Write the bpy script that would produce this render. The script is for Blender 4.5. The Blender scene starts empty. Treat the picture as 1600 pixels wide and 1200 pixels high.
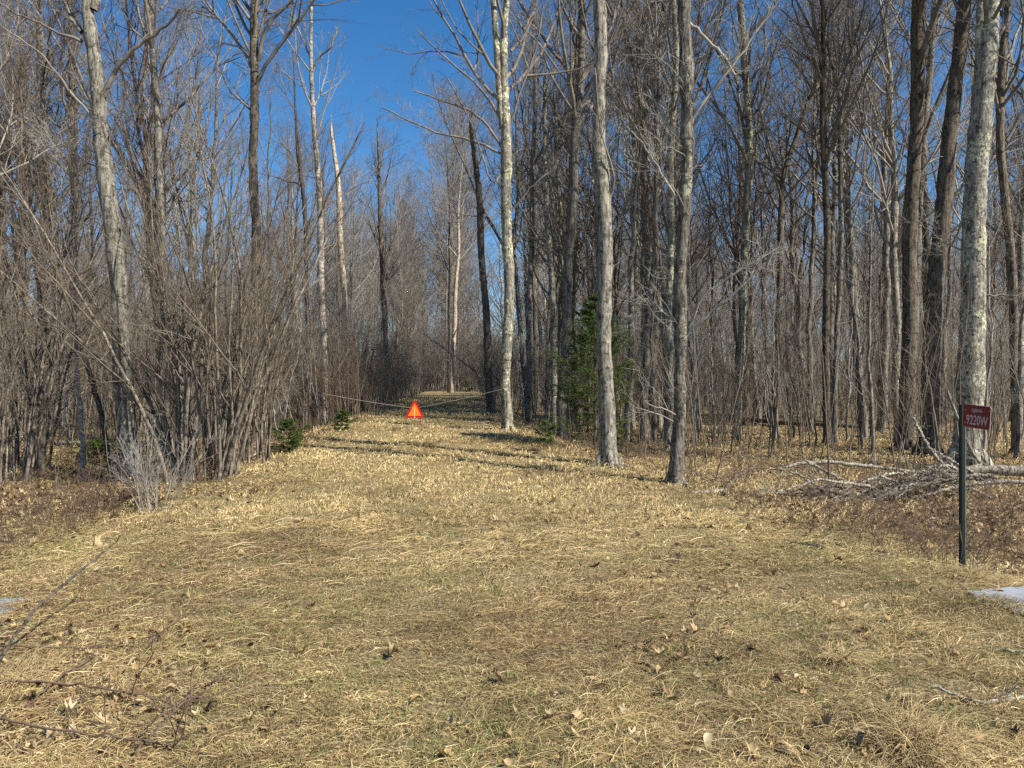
import bpy, math
import numpy as np

rs = np.random.RandomState
PI = math.pi
F = 1160.0            # focal length in photo pixels (1600 wide)
CAMZ = 1.6
scene = bpy.context.scene
COL = scene.collection

# ------------------------------------------------------------------ terrain
CXY = ([-20, 3, 11, 17, 30, 48, 80, 160], [0.2, -0.3, -1.1, -2.1, -3.0, -3.8, -6.5, -14])
HWY = ([-20, 3, 5, 6.6, 8.6, 11, 17, 30, 48, 160], [9, 8, 5.2, 4.1, 3.6, 3.1, 1.9, 1.6, 1.6, 1.6])
ZRY = ([-20, 0, 8, 12, 17, 30, 48, 58, 75, 160], [0, 0, 0.03, 0.2, 0.5, 0.86, 1.1, 1.05, 0.8, 0.8])
def cx(y): return np.interp(y, *CXY)
def hw(y): return np.interp(y, *HWY)
def sstep(t): t = np.clip(t, 0, 1); return t * t * (3 - 2 * t)
_k = rs(5).uniform(0.25, 1.6, (14, 2)) * np.where(rs(6).rand(14, 2) > .5, 1, -1)
_ph = rs(7).uniform(0, 6.28, 14)
_k2 = rs(15).uniform(3.0, 13, (16, 2)) * np.where(rs(16).rand(16, 2) > .5, 1, -1)
_ph2 = rs(17).uniform(0, 6.28, 16)
def bumps(x, y):
    r = np.zeros_like(np.asarray(x, float))
    for (a, b), p in zip(_k, _ph):
        r = r + np.sin(a * x + b * y + p) / (1 + 1.3 * math.hypot(a, b))
    r = r * 0.03
    for (a, b), p in zip(_k2, _ph2):
        r = r + np.sin(a * x + b * y + p + 1.3 * np.sin(.7 * a * y - .6 * b * x)) * .0042
    return r
def H(x, y):
    x = np.asarray(x, float); y = np.asarray(y, float)
    zr = np.interp(y, *ZRY)
    zf = -0.06 + 0.012 * np.clip(y - 60, 0, 200) + 0.10 * sstep((-x - 3) / 6) * sstep((y - 10) / 5)
    zf = np.where(y < 8, 0 * zf - 0.02 + 0 * y, zf + (1 - sstep((y - 8) / 3)) * 0.04)
    m = 1 - sstep((np.abs(x - cx(y)) - hw(y)) / 2.6)
    amp = 0.45 + 0.55 * (1 - m)
    # shallow roadside ditch either side of the entrance
    dt = -0.16 * np.exp(-((y - 6.6) / 1.4) ** 2) * sstep((np.abs(x) - 3.3) / 1.5)
    return zf + (zr - zf) * m + bumps(x, y) * amp + dt
def hz(x, y): return float(H(x, y))
def unproj(px, py):
    """the ground point seen at a photo pixel"""
    dx, dz = (px - 800) / F, -(py - 600) / F
    t = np.linspace(2, 90, 9000)
    below = (CAMZ + dz * t) <= H(dx * t, t)
    i = int(np.argmax(below)) if below.any() else len(t) - 1
    return dx * t[i], t[i]
def at(px, py, Y): return np.array([(px - 800) / F * Y, Y, CAMZ - (py - 600) / F * Y])

# ------------------------------------------------------------------ materials
def mat(name, rough=0.9):
    m = bpy.data.materials.new(name); m.use_nodes = True
    nt = m.node_tree; b = nt.nodes['Principled BSDF']
    b.inputs['Roughness'].default_value = rough
    b.inputs['Specular IOR Level'].default_value = 0.25
    return m, nt, b
def nd(nt, t, **kw):
    n = nt.nodes.new(t)
    for k, v in kw.items(): setattr(n, k, v)
    return n
def noise(nt, vec, scale, detail=5, rough=.6):
    n = nd(nt, 'ShaderNodeTexNoise'); n.inputs['Scale'].default_value = scale
    n.inputs['Detail'].default_value = detail; n.inputs['Roughness'].default_value = rough
    if vec is not None: nt.links.new(vec, n.inputs['Vector'])
    return n
def ramp(nt, fac, stops):
    r = nd(nt, 'ShaderNodeValToRGB'); e = r.color_ramp.elements
    while len(e) < len(stops): e.new(0.5)
    for el, (p, c) in zip(e, stops):
        el.position = p; el.color = (c[0], c[1], c[2], 1) if isinstance(c, (tuple, list)) else (c, c, c, 1)
    nt.links.new(fac, r.inputs['Fac']); return r
def mix(nt, fac, a, b, mode='MIX'):
    m = nd(nt, 'ShaderNodeMix', data_type='RGBA', blend_type=mode)
    for sock, v in ((m.inputs[0], fac), (m.inputs[6], a), (m.inputs[7], b)):
        if isinstance(v, (int, float)): sock.default_value = v
        elif isinstance(v, tuple): sock.default_value = (*v, 1)
        else: nt.links.new(v, sock)
    return m.outputs[2]
def bark(name, dark, light, lichen=None, lamt=0.0, scale=1.0, groove=0.6, birch=False):
    m, nt, b = mat(name)
    tc = nd(nt, 'ShaderNodeTexCoord'); mp = nd(nt, 'ShaderNodeMapping')
    nt.links.new(tc.outputs['Object'], mp.inputs['Vector'])
    oi = nd(nt, 'ShaderNodeObjectInfo')
    mp.inputs['Scale'].default_value = (1, 1, .16) if not birch else (1, 1, 3.0)
    n1 = noise(nt, mp.outputs['Vector'], 22 * scale if not birch else 5, 6, .75)
    n2 = noise(nt, tc.outputs['Object'], 4.5 * scale, 4, .6)
    n4 = noise(nt, tc.outputs['Object'], 13 * scale, 6, .75)
    c = ramp(nt, n1.outputs['Fac'], [(.36, tuple(v * .2 for v in dark)), (.45, dark), (.56, light), (.68, tuple(min(1, v * 1.45) for v in light))])
    c2 = mix(nt, ramp(nt, n2.outputs['Fac'], [(.35, 0.0), (.65, 0.55)]).outputs['Color'], c.outputs['Color'], tuple((a + d) / 2 * .8 for a, d in zip(light, dark)))
    c2 = mix(nt, ramp(nt, n4.outputs['Fac'], [(.54, 0.0), (.64, .6)]).outputs['Color'], c2, tuple(min(1, v * 1.5) for v in light))
    n6 = noise(nt, tc.outputs['Object'], 9 * scale, 6, .8)
    c2 = mix(nt, ramp(nt, n6.outputs['Fac'], [(.40, .92), (.47, 0.0)]).outputs['Color'], c2, tuple(v * .35 for v in dark))
    if lichen:
        n3 = noise(nt, tc.outputs['Object'], 2.0 * scale, 5, .7)
        n5 = noise(nt, tc.outputs['Object'], 16 * scale, 5, .8)
        mul = nd(nt, 'ShaderNodeMath', operation='MULTIPLY')
        nt.links.new(n3.outputs['Fac'], mul.inputs[0]); nt.links.new(n5.outputs['Fac'], mul.inputs[1])
        c2 = mix(nt, ramp(nt, mul.outputs['Value'], [(.325 - lamt * .11, 0.0), (.365 - lamt * .11, 1.0)]).outputs['Color'], c2, lichen)
    var = nd(nt, 'ShaderNodeMapRange'); nt.links.new(oi.outputs['Random'], var.inputs['Value'])
    var.inputs['To Min'].default_value = .72; var.inputs['To Max'].default_value = 1.2
    hs = nd(nt, 'ShaderNodeHueSaturation'); nt.links.new(var.outputs['Result'], hs.inputs['Value']); nt.links.new(c2, hs.inputs['Color'])
    nt.links.new(hs.outputs['Color'], b.inputs['Base Color'])
    bp = nd(nt, 'ShaderNodeBump'); bp.inputs['Strength'].default_value = groove; bp.inputs['Distance'].default_value = .03
    nt.links.new(n1.outputs['Fac'], bp.inputs['Height']); nt.links.new(bp.outputs['Normal'], b.inputs['Normal'])
    return m
def plain(name, col, rough=.8, var=.25, scale=20, spec=.25, attr=None):
    m, nt, b = mat(name, rough); b.inputs['Specular IOR Level'].default_value = spec
    tc = nd(nt, 'ShaderNodeTexCoord'); n = noise(nt, tc.outputs['Object'], scale)
    c = ramp(nt, n.outputs['Fac'], [(.3, tuple(v * (1 - var) for v in col)), (.7, tuple(min(1, v * (1 + var)) for v in col))])
    nt.links.new(c.outputs['Color'], b.inputs['Base Color']); return m
def attrmat(name, rough=.8, transl=0.0):
    m, nt, b = mat(name, rough)
    a = nd(nt, 'ShaderNodeAttribute'); a.attribute_name = 'Col'
    nt.links.new(a.outputs['Color'], b.inputs['Base Color'])
    if transl:
        t = nd(nt, 'ShaderNodeBsdfTranslucent'); nt.links.new(a.outputs['Color'], t.inputs['Color'])
        mx = nd(nt, 'ShaderNodeMixShader'); mx.inputs[0].default_value = transl
        nt.links.new(b.outputs[0], mx.inputs[1]); nt.links.new(t.outputs[0], mx.inputs[2])
        nt.links.new(mx.outputs[0], nt.nodes['Material Output'].inputs['Surface'])
    return m

M = {}
M['grey'] = bark('bark_grey', (.085, .073, .058), (.25, .225, .185))
M['pale'] = bark('bark_pale', (.10, .09, .07), (.31, .285, .23))
M['brown'] = bark('bark_brown', (.06, .048, .035), (.19, .155, .115), groove=.9)
M['lichen'] = bark('bark_lichen', (.085, .075, .062), (.27, .245, .20), (.40, .40, .27), .5, groove=.9)
M['mossy'] = bark('bark_mossy', (.10, .09, .07), (.30, .275, .21), (.55, .53, .33), .35)
M['dark'] = bark('bark_dark', (.05, .042, .034), (.155, .13, .10))
M['snag'] = bark('bark_snag', (.24, .18, .12), (.55, .46, .34))
M['birch'] = bark('bark_birch', (.20, .175, .14), (.46, .42, .35), groove=.2, birch=True)
M['deadwood'] = bark('deadwood', (.11, .09, .07), (.38, .33, .265), (.46, .47, .32), .25, scale=1.8)
M['rough'] = bark('bark_rough', (.06, .05, .04), (.22, .195, .155), (.36, .36, .25), .2, groove=.9)
M['alder'] = bark('bark_alder', (.09, .073, .055), (.25, .21, .16))
M['twig'] = plain('twig_bark', (.165, .145, .12), .85, .5, 3)
M['twigp'] = plain('twig_pale', (.27, .25, .215), .85, .3, 3)
M['twigr'] = plain('twig_reddish', (.12, .08, .056), .85, .4, 3)
M['shrub'] = plain('shrub_bark', (.15, .12, .088), .85, .45, 4)
M['far'] = plain('far_bark', (.20, .172, .142), .9, .45, .7)

# ------------------------------------------------------------------ mesh building
def build(name, tubes, m, parent=None, origin=(0, 0, 0), label=None, cat=None, group=None, kind=None, mesh_only=False):
    """tubes: list of (P[m,n,3], R[m,n], sides) -> ONE mesh"""
    V, Q, off = [], [], 0
    for P, R, k in tubes:
        if len(P) == 0: continue
        P = np.asarray(P, float); R = np.asarray(R, float); mm, n = R.shape
        T = np.gradient(P, axis=1); T /= np.linalg.norm(T, axis=2, keepdims=True) + 1e-9
        md = P[:, -1] - P[:, 0]; md /= np.linalg.norm(md, axis=1, keepdims=True) + 1e-9
        ref = np.where(np.abs(md[:, 2:3]) < .8, np.array([[0, 0, 1.]]), np.array([[1., 0, 0]]))[:, None, :]
        U = np.cross(T, ref); U /= np.linalg.norm(U, axis=2, keepdims=True) + 1e-9
        W = np.cross(T, U)
        a = np.arange(k) * 2 * PI / k
        v = P[:, :, None, :] + R[:, :, None, None] * (np.cos(a)[None, None, :, None] * U[:, :, None, :] + np.sin(a)[None, None, :, None] * W[:, :, None, :])
        V.append(v.reshape(-1, 3))
        i = np.arange(mm)[:, None, None] * n * k; j = np.arange(n - 1)[None, :, None] * k; s = np.arange(k)[None, None, :]; s2 = (s + 1) % k
        q = np.stack([i + j + s, i + j + k + s, i + j + k + s2, i + j + s2], -1).reshape(-1, 4) + off
        Q.append(q); off += mm * n * k
    V = np.concatenate(V) - np.array(origin)[None]; Q = np.concatenate(Q)
    me = rawmesh(name, V, Q, m)
    if mesh_only: return me
    return link(name, me, parent, origin if parent is None else (0, 0, 0), label, cat, group, kind)
def rawmesh(name, V, Q, m, cols=None, smooth=True):
    me = bpy.data.meshes.new(name); n = Q.shape[1]
    me.vertices.add(len(V)); me.vertices.foreach_set('co', np.ascontiguousarray(V, np.float32).ravel())
    me.loops.add(Q.size); me.loops.foreach_set('vertex_index', np.ascontiguousarray(Q, np.int32).ravel())
    me.polygons.add(len(Q)); me.polygons.foreach_set('loop_start', np.arange(len(Q), dtype=np.int32) * n)
    me.polygons.foreach_set('loop_total', np.full(len(Q), n, np.int32))
    if smooth: me.polygons.foreach_set('use_smooth', np.ones(len(Q), bool))
    if cols is not None:
        at_ = me.color_attributes.new('Col', 'FLOAT_COLOR', 'POINT')
        c4 = np.ones((len(V), 4), np.float32); c4[:, :3] = cols
        at_.data.foreach_set('color', c4.ravel())
    me.update(calc_edges=True); me.materials.append(m); return me
def link(name, me, parent=None, loc=(0, 0, 0), label=None, cat=None, group=None, kind=None):
    o = bpy.data.objects.new(name, me); COL.objects.link(o)
    o.location = tuple(float(v) for v in loc); o.parent = parent
    if label: o['label'] = label
    if cat: o['category'] = cat
    if group: o['group'] = group
    if kind: o['kind'] = kind
    return o
def empty(name, loc, label, cat, group=None): 
    o = link(name, None, None, loc, label, cat, group); o.empty_display_size = .2; return o
def poly_mesh(name, verts, faces, m, parent=None, loc=(0, 0, 0), bevel=0, **kw):
    me = bpy.data.meshes.new(name); me.from_pydata([tuple(map(float, v)) for v in verts], [], faces); me.update(); me.materials.append(m)
    o = link(name, me, parent, loc, **kw)
    if bevel:
        b = o.modifiers.new('bevel', 'BEVEL'); b.width = bevel; b.segments = 2; b.limit_method = 'ANGLE'
    return o

# ------------------------------------------------------------------ growing
def unit(v): return v / (np.linalg.norm(v, axis=-1, keepdims=True) + 1e-9)
def grow(par, counts, tr, ang, length, n, r, trop=.08, wig=.12, kr=.7, lr=.011, tip=.0025, bias=None, tshape=0.0):
    """children of every parent polyline: par = (P, R, L); returns (P, R, L)"""
    P, R, L = par
    counts = np.broadcast_to(counts, (len(P),)).astype(int)
    idx = np.repeat(np.arange(len(P)), counts); m = len(idx)
    if m == 0: return np.zeros((0, n, 3)), np.zeros((0, n)), np.zeros(0)
    t = r.uniform(tr[0], tr[1], m) * (P.shape[1] - 1)
    i0 = np.clip(t.astype(int), 0, P.shape[1] - 2); f = (t - i0)[:, None]
    a, b = P[idx, i0], P[idx, i0 + 1]
    o = a * (1 - f) + b * f; T = unit(b - a); tn = t / (P.shape[1] - 1)
    rr = R[idx, i0] * (1 - f[:, 0]) + R[idx, i0 + 1] * f[:, 0]
    rv = unit(r.normal(size=(m, 3))) + (0 if bias is None else np.array(bias))
    pr = unit(np.cross(np.cross(T, rv), T))
    an = np.radians(r.normal(ang, ang * .2, m))[:, None]
    d = unit(np.cos(an) * T + np.sin(an) * pr)
    ln = length(L[idx], tn, r) * r.uniform(.6, 1.25, m)
    out = np.zeros((m, n, 3)); out[:, 0] = o; p = o.copy(); st = (ln / (n - 1))[:, None]
    for k in range(1, n):
        d = unit(d + r.normal(size=(m, 3)) * wig + np.array([0, 0, trop]))
        p = p + d * st; out[:, k] = p
    r0 = np.minimum(rr * kr, np.maximum(ln * lr, tip * 1.2))
    RR = r0[:, None] * (1 - np.linspace(0, 1, n)[None] * .8); RR = np.maximum(RR, tip)
    return out, RR, ln

def crown_tubes(trunk, r, cb, n1=24, q=(7, 6, 3), l1=.26, ang=42, low=0, tip=.0018, low_len=1.0, trop=.1):
    """limbs, branches and twigs on a trunk polyline (P,R,L)"""
    sh = lambda L, t, rr: L * l1 * (1.15 - .75 * (t - cb) / (1 - cb + 1e-6))
    A = grow(trunk, n1, (cb, .97), ang, sh, 9, r, trop=trop, wig=.11, kr=.5, lr=.0125, tip=tip)
    B = grow(A, q[0], (.15, .98), 38, lambda L, t, rr: L * .5 * (1.2 - .7 * t), 6, r, trop=.07, wig=.14, lr=.0105, tip=tip)
    C = grow(B, q[1], (.12, 1), 38, lambda L, t, rr: L * .5 * (1.15 - .6 * t), 4, r, trop=.05, wig=.16, lr=.009, tip=tip * 1.15)
    tb = [(A[0], A[1], 5), (B[0], B[1], 4), (C[0], C[1], 3)]
    if q[2]:
        D = grow(C, q[2], (.15, 1), 36, lambda L, t, rr: L * .55 + .08, 3, r, trop=.04, wig=.15, lr=.006, tip=tip * .9)
        tb.append((D[0], D[1], 3))
    if low:
        E = grow(trunk, low, (.04, cb + .1), 62, lambda L, t, rr: .55 * low_len + .9 * low_len * rr.rand(len(t)) ** 2, 7, r, trop=.06, wig=.16, kr=.3, lr=.009, tip=tip)
        G = grow(E, 4, (.15, 1), 42, lambda L, t, rr: L * .42, 4, r, trop=.05, wig=.18, lr=.009, tip=tip)
        K = grow(G, 3, (.15, 1), 42, lambda L, t, rr: L * .5, 3, r, trop=.04, wig=.18, lr=.009, tip=tip)
        tb += [(E[0], E[1], 4), (G[0], G[1], 3), (K[0], K[1], 3)]
    return tb

def resample(pts, rad, n):
    pts = np.array(pts, float); rad = np.array(rad, float)
    s = np.concatenate([[0], np.cumsum(np.linalg.norm(np.diff(pts, axis=0), axis=1))]); u = np.linspace(0, s[-1], n)
    P = np.stack([np.interp(u, s, pts[:, k]) for k in range(3)], 1)
    for _ in range(2): P[1:-1] = (P[:-2] + 2 * P[1:-1] + P[2:]) / 4
    return P, np.interp(u, s, rad), s[-1]

# ------------------------------------------------------------------ prototypes of woodland trees
def flare(n, amt=.5): return 1 + amt * np.exp(-np.arange(n) / (n * .03))
def proto_tree(seed, Ht, r0, cb, n1, mt, ct, q=(6, 5, 1), fork=False, low=10, ang=40, l1=.25):
    r = rs(seed); n = 26
    z = np.linspace(0, Ht, n); w = np.cumsum(r.normal(0, .045, (n, 2)), 0); w -= w[0]
    lean = r.normal(0, .02, 2)
    P = np.stack([w[:, 0] + lean[0] * z, w[:, 1] + lean[1] * z, z], 1); P[0, 2] = -.25
    R = r0 * (1 - .88 * (z / Ht) ** 1.15) * flare(n, .35) * (1 + r.normal(0, .03, n))
    tr = (P[None], R[None], np.array([Ht]))
    tb_t = [(P[None], R[None], 9)]
    tb = crown_tubes(tr, r, cb, n1, q, l1, ang, low)
    if fork:
        S = grow(tr, 1 + fork, (.35, .5), 22, lambda L, t, rr: L * .55, 14, r, trop=.12, wig=.05, kr=.75, lr=.02, tip=.004)
        tb_t.append((S[0], S[1], 7)); tb += crown_tubes(S, r, .25, 9, q, .35, ang, 0)
    return (build('trunk_mesh', tb_t, M[mt], mesh_only=True), build('crown_mesh', tb, M[ct], mesh_only=True), Ht)
PT = [proto_tree(11, 18, .14, .38, 26, 'grey', 'twig', low=10),
      proto_tree(12, 16, .12, .34, 24, 'grey', 'twig', fork=1, low=14),
      proto_tree(13, 19, .17, .42, 26, 'brown', 'twig', low=8),
      proto_tree(14, 15, .10, .36, 24, 'pale', 'twigp', low=12),
      proto_tree(15, 17, .13, .30, 28, 'mossy', 'twig', low=16),
      proto_tree(16, 14, .085, .32, 22, 'dark', 'twig', low=14),
      proto_tree(17, 16, .11, .40, 22, 'grey', 'twigp', fork=2, low=8),
      proto_tree(18, 13, .075, .30, 22, 'brown', 'twigr', low=14)]
PT_L = ['bare grey barked hardwood of the deeper woods', 'bare grey hardwood forking into stems in the deeper woods', 'thick bare brown barked hardwood of the deeper woods',
        'slim bare pale barked hardwood of the deeper woods', 'bare hardwood with lichen speckled bark in the deeper woods', 'slim bare dark barked tree of the deeper woods',
        'bare grey tree splitting into three stems in the deeper woods', 'slim bare brown tree with reddish twigs in the deeper woods']

def proto_sapling(seed, Ht, r0, m, stems=1):
    r = rs(seed); tbs = []
    n = 16; P = np.zeros((stems, n, 3)); R = np.zeros((stems, n))
    for s in range(stems):
        z = np.linspace(0, 1, n); h = Ht * r.uniform(.7, 1)
        w = np.cumsum(r.normal(0, .035, (n, 2)), 0); w -= w[0]; ln = r.normal(0, .06 + .05 * (stems > 1), 2)
        P[s] = np.stack([w[:, 0] + ln[0] * z * h + r.normal(0, .05) * (stems > 1), w[:, 1] + ln[1] * z * h, z * h], 1); P[s, 0, 2] = -.1
        R[s] = np.maximum(r0 * (1 - .85 * z), .004)
    tr = (P, R, P[:, -1, 2] - 0)
    A = grow(tr, 20, (.18, .97), 46, lambda L, t, rr: L * .26 * (1.2 - .9 * t), 7, r, trop=.10, wig=.14, kr=.55, lr=.009, tip=.002)
    B = grow(A, 5, (.15, 1), 38, lambda L, t, rr: L * .45 * (1.2 - .6 * t), 4, r, trop=.06, wig=.17, lr=.007, tip=.0018)
    C = grow(B, 3, (.15, 1), 36, lambda L, t, rr: L * .55, 3, r, trop=.04, wig=.15, lr=.006, tip=.0016)
    return build('sapling_mesh', [(P, R, 6), (A[0], A[1], 3), (B[0], B[1], 3), (C[0], C[1], 3)], M[m], mesh_only=True), Ht
PS = [proto_sapling(31, 5.5, .028, 'shrub'), proto_sapling(32, 7, .038, 'twigp'), proto_sapling(33, 4.2, .02, 'twigr'),
      proto_sapling(34, 6.2, .032, 'twig'), proto_sapling(35, 3.2, .016, 'shrub', 2), proto_sapling(36, 5, .026, 'twigp', 2),
      proto_sapling(37, 8.0, .045, 'grey'), proto_sapling(38, 2.4, .012, 'twigr')]
PS_L = ['thin brown sapling among the trees', 'tall pale stemmed sapling among the trees', 'short reddish twiggy sapling among the trees', 'thin dark stemmed sapling among the trees',
        'low twin stemmed brown sapling among the trees', 'twin stemmed pale sapling among the trees', 'tall grey pole sapling among the trees', 'knee high reddish seedling among the trees']

def shrub_parts(seed, Ht, stems, r0, spread=.35, n=16, base=.35, q=(9, 6, 3), tip=.0019):
    r = rs(seed)
    a = r.uniform(0, 2 * PI, stems); sp = np.abs(r.normal(0, spread, stems)); h = Ht * r.uniform(.6, 1.05, stems)
    b = np.stack([np.cos(a), np.sin(a)], 1) * (base * np.sqrt(r.rand(stems)))[:, None]
    d0 = unit(np.stack([np.cos(a) * sp * .5, np.sin(a) * sp * .5, np.ones(stems)], 1))
    P = np.zeros((stems, n, 3)); P[:, 0, :2] = b; P[:, 0, 2] = -.1; d = d0; p = P[:, 0].copy()
    out = np.stack([np.cos(a) * sp, np.sin(a) * sp, 0 * a], 1)
    for k in range(1, n):
        d = unit(d + out * .055 + r.normal(size=(stems, 3)) * .06)
        p = p + d * (h / (n - 1))[:, None]; P[:, k] = p
    R = (r0 * r.uniform(.5, 1.1, stems))[:, None] * (1 - .82 * np.linspace(0, 1, n)[None]); R = np.maximum(R, tip)
    A = grow((P, R, h), q[0], (.22, .97), 30, lambda L, t, rr: L * .30 * (1.3 - .9 * t), 7, r, trop=.05, wig=.13, lr=.009, tip=tip)
    B = grow(A, q[1], (.12, 1), 34, lambda L, t, rr: L * .45, 4, r, trop=.05, wig=.16, lr=.009, tip=tip * .9)
    C = grow(B, q[2], (.15, 1), 34, lambda L, t, rr: L * .5, 3, r, trop=.04, wig=.16, lr=.009, tip=tip * .8)
    return (P, R, 6), [(A[0], A[1], 4), (B[0], B[1], 3), (C[0], C[1], 3)]
def proto_shrub(seed, Ht, stems, r0, m, **k):
    s, t = shrub_parts(seed, Ht, stems, r0, **k)
    return build('shrub_mesh', [s] + t, M[m], mesh_only=True), Ht
PB = [proto_shrub(51, 4.2, 12, .018, 'shrub', spread=.22, q=(6, 5, 3)), proto_shrub(52, 3.2, 11, .013, 'twigr', q=(7, 5, 3)), proto_shrub(53, 5.0, 8, .024, 'shrub', spread=.25, q=(8, 5, 3)),
      proto_shrub(54, 2.2, 12, .009, 'twigp', spread=.4, q=(6, 4, 2)), proto_shrub(55, 3.8, 10, .02, 'twig', spread=.22, q=(7, 5, 3))]
PB_L = ['brown multi stemmed brush clump at the wood edge', 'reddish fine twigged brush clump at the wood edge', 'tall brown brush clump of upright stems at the wood edge',
        'waist high pale twiggy bush at the wood edge', 'dark stemmed brush clump at the wood edge']

# ------------------------------------------------------------------ hero trees traced in the photograph
used = []          # (x, y, r) of placed plants
def hero(label, base, pts, m, ct, Hp=17, D=None, low=8, cb=.45, n1=22, snag=False, seed=1, limbs=(), q=(7, 6, 2), flr=.35, low_len=1.0, burls=(), forks=(), l1=.24, cat='tree', name='bare_tree', ang=40, lean=.0):
    """base: base pixel; pts: (px, py, width px) going up from the base"""
    r = rs(seed)
    if D is None: x0, D = unproj(*base)
    else: x0 = (base[0] - 800) / F * D
    zb = hz(x0, D)
    W = [np.array([x0, D, zb - .25])]; Rr = [pts[0][2] / 2 / F * D]
    for (px, py, w) in pts:
        p = at(px, py, D)
        if p[2] < zb + .15: continue
        p[1] += lean * (p[2] - zb)
        W.append(p); Rr.append(w / 2 / F * D)
    if not snag:
        dirn = unit(W[-1] - W[-2]) if len(W) > 2 else np.array([0, 0, 1.]); dirn = unit(dirn * .6 + np.array([0, 0, .6]))
        top = zb + Hp; k = 5; p = W[-1].copy(); rem = max(top - p[2], 2.0); rl = Rr[-1]
        for i in range(1, k + 1):
            dirn = unit(dirn + r.normal(size=3) * .05 + [0, 0, .06]); p = p + dirn * rem / k; W.append(p.copy()); Rr.append(max(rl * (1 - .88 * i / k), .008))
    n = 90; P, R, L = resample(W, Rr, n)
    P[1:-1, :2] += r.normal(0, .006, (n - 2, 2)); R = R * .94 * (1 + r.normal(0, .03, n))
    h = P[:, 2] - zb
    R *= 1 + flr * np.exp(-np.clip(h, 0, 9) / .22)
    for (bz, amt) in burls:
        zz = CAMZ - (bz - 600) / F * D; R *= 1 + amt * np.exp(-((P[:, 2] - zz) / .16) ** 2)
    for _q in range(5):
        zc = r.uniform(.3, 9); R *= 1 + r.uniform(.04, .14) * np.exp(-((h - zc) / r.uniform(.06, .2)) ** 2)
    P[:, 0] += .03 * np.sin(h * r.uniform(.8, 1.8) + r.uniform(0, 6)) * sstep(h)
    if snag: R[-1] *= .35
    org = np.array([x0, D, zb])
    root = empty(name, org, label, cat)
    tub = [(P[None], R[None], 14)]
    if snag:      # splintered top
        k = 5; sp = np.zeros((k, 3, 3)); aa = r.uniform(0, 6.28, k)
        for i in range(k):
            o = P[-2] + np.array([math.cos(aa[i]), math.sin(aa[i]), 0]) * R[-2] * .55
            sp[i] = [o - [0, 0, .1], o + [0, 0, .12 + .2 * r.rand()], o + [r.normal(0, .02), 0, .25 + .35 * r.rand()]]
        tub.append((sp, np.tile([R[-2] * .4, R[-2] * .25, .004], (k, 1)), 5))
    tr = (P[None], R[None], np.array([L])); stems = []
    for fk in forks:      # secondary stems traced as pixels from a point on the trunk
        fp = [np.array(at(px, py, D)) for px, py, w in fk]; fr = [w / 2 / F * D for *_, w in fk]
        d = unit(fp[-1] - fp[-2]); d = unit(d + [0, 0, .5]); e = fp[-1]; 
        for i in range(1, 5): e = e + d * (Hp * .09); fp.append(e.copy()); fr.append(fr[-1] * .7)
        a, b, l = resample(fp, fr, 18); stems.append((a, b, l)); tub.append((a[None], b[None], 10))
    if seed % 3 == 0 or burls:    # branch scars and knots
        kk = grow(tr, 7, (.05, .6), 80, lambda L_, t, rr: 0 * t + .06, 3, r, kr=.45, lr=1, tip=.008); kk = (kk[0], np.maximum(kk[1], .012), kk[2]); tub.append((kk[0], kk[1], 6))
    if D < 24:
        for i in range(6):
            a_ = i * 1.05 + r.uniform(0, .7); rb = pts[0][2] / 2 / F * D; q_ = np.array([math.cos(a_), math.sin(a_), 0]); l_ = rb * r.uniform(1.5, 2.6); rp = []
            for f_, zz_ in ((.45, .30), (.8, .13), (1.0, .05), (1.5, .0), (2.0, -.05)):
                xy = np.array([x0, D, 0]) + q_ * l_ * f_ * .62; rp.append([xy[0], xy[1], hz(xy[0], xy[1]) + zz_ * rb * 5])
            tub.append((np.array(rp)[None], np.array([[.42, .42, .34, .24, .1]]) * rb * 1.1, 7))
    build('trunk', tub, M[m], root, org)
    if snag:
        E = grow(tr, low, (.2, .95), 65, lambda L_, t, rr: .25 + .5 * rr.rand(len(t)), 5, r, wig=.15, kr=.3, lr=.012); 
        for i in range(len(E[0])): build('broken_branch', [(E[0][i:i + 1], E[1][i:i + 1], 4)], M[ct], root, org)
        used.append((x0, D, .3)); return root
    f = max(.12, (2.5 if cb is None else cb))
    tb = crown_tubes(tr, r, f, n1, q, l1, ang, low, low_len=low_len)
    for (a, b, l) in stems: tb += crown_tubes((a[None], b[None], np.array([l])), r, .2, 9, q, .4, ang)
    for lb in limbs:        # traced side limbs: list of (px, py, w), optional depth drift
        lp = [np.array(at(px, py, D)) + [0, -.10 * j * lb[0], 0] for j, (px, py, w) in enumerate(lb[1])]; lrr = [max(w / 2 / F * D, .004) for *_, w in lb[1]]
        a, b, l = resample(lp, lrr, 14); a[1:, :] += r.normal(0, .012, (13, 3))
        s = (a[None], b[None], np.array([l]))
        B = grow(s, 9, (.2, 1), 38, lambda L_, t, rr: L_ * .36 * (1.2 - .6 * t), 6, r, trop=.05, wig=.15, lr=.009, tip=.003)
        C = grow(B, 6, (.12, 1), 38, lambda L_, t, rr: L_ * .45, 4, r, wig=.16, lr=.009, tip=.003); Dd = grow(C, 2, (.12, 1), 38, lambda L_, t, rr: L_ * .5, 3, r, wig=.16, lr=.009, tip=.0025)
        tb += [(a[None], b[None], 7), (B[0], B[1], 4), (C[0], C[1], 3), (Dd[0], Dd[1], 3)]
    build('crown', tb, M[ct], root, org)
    used.append((x0, D, .5)); return root

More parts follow.
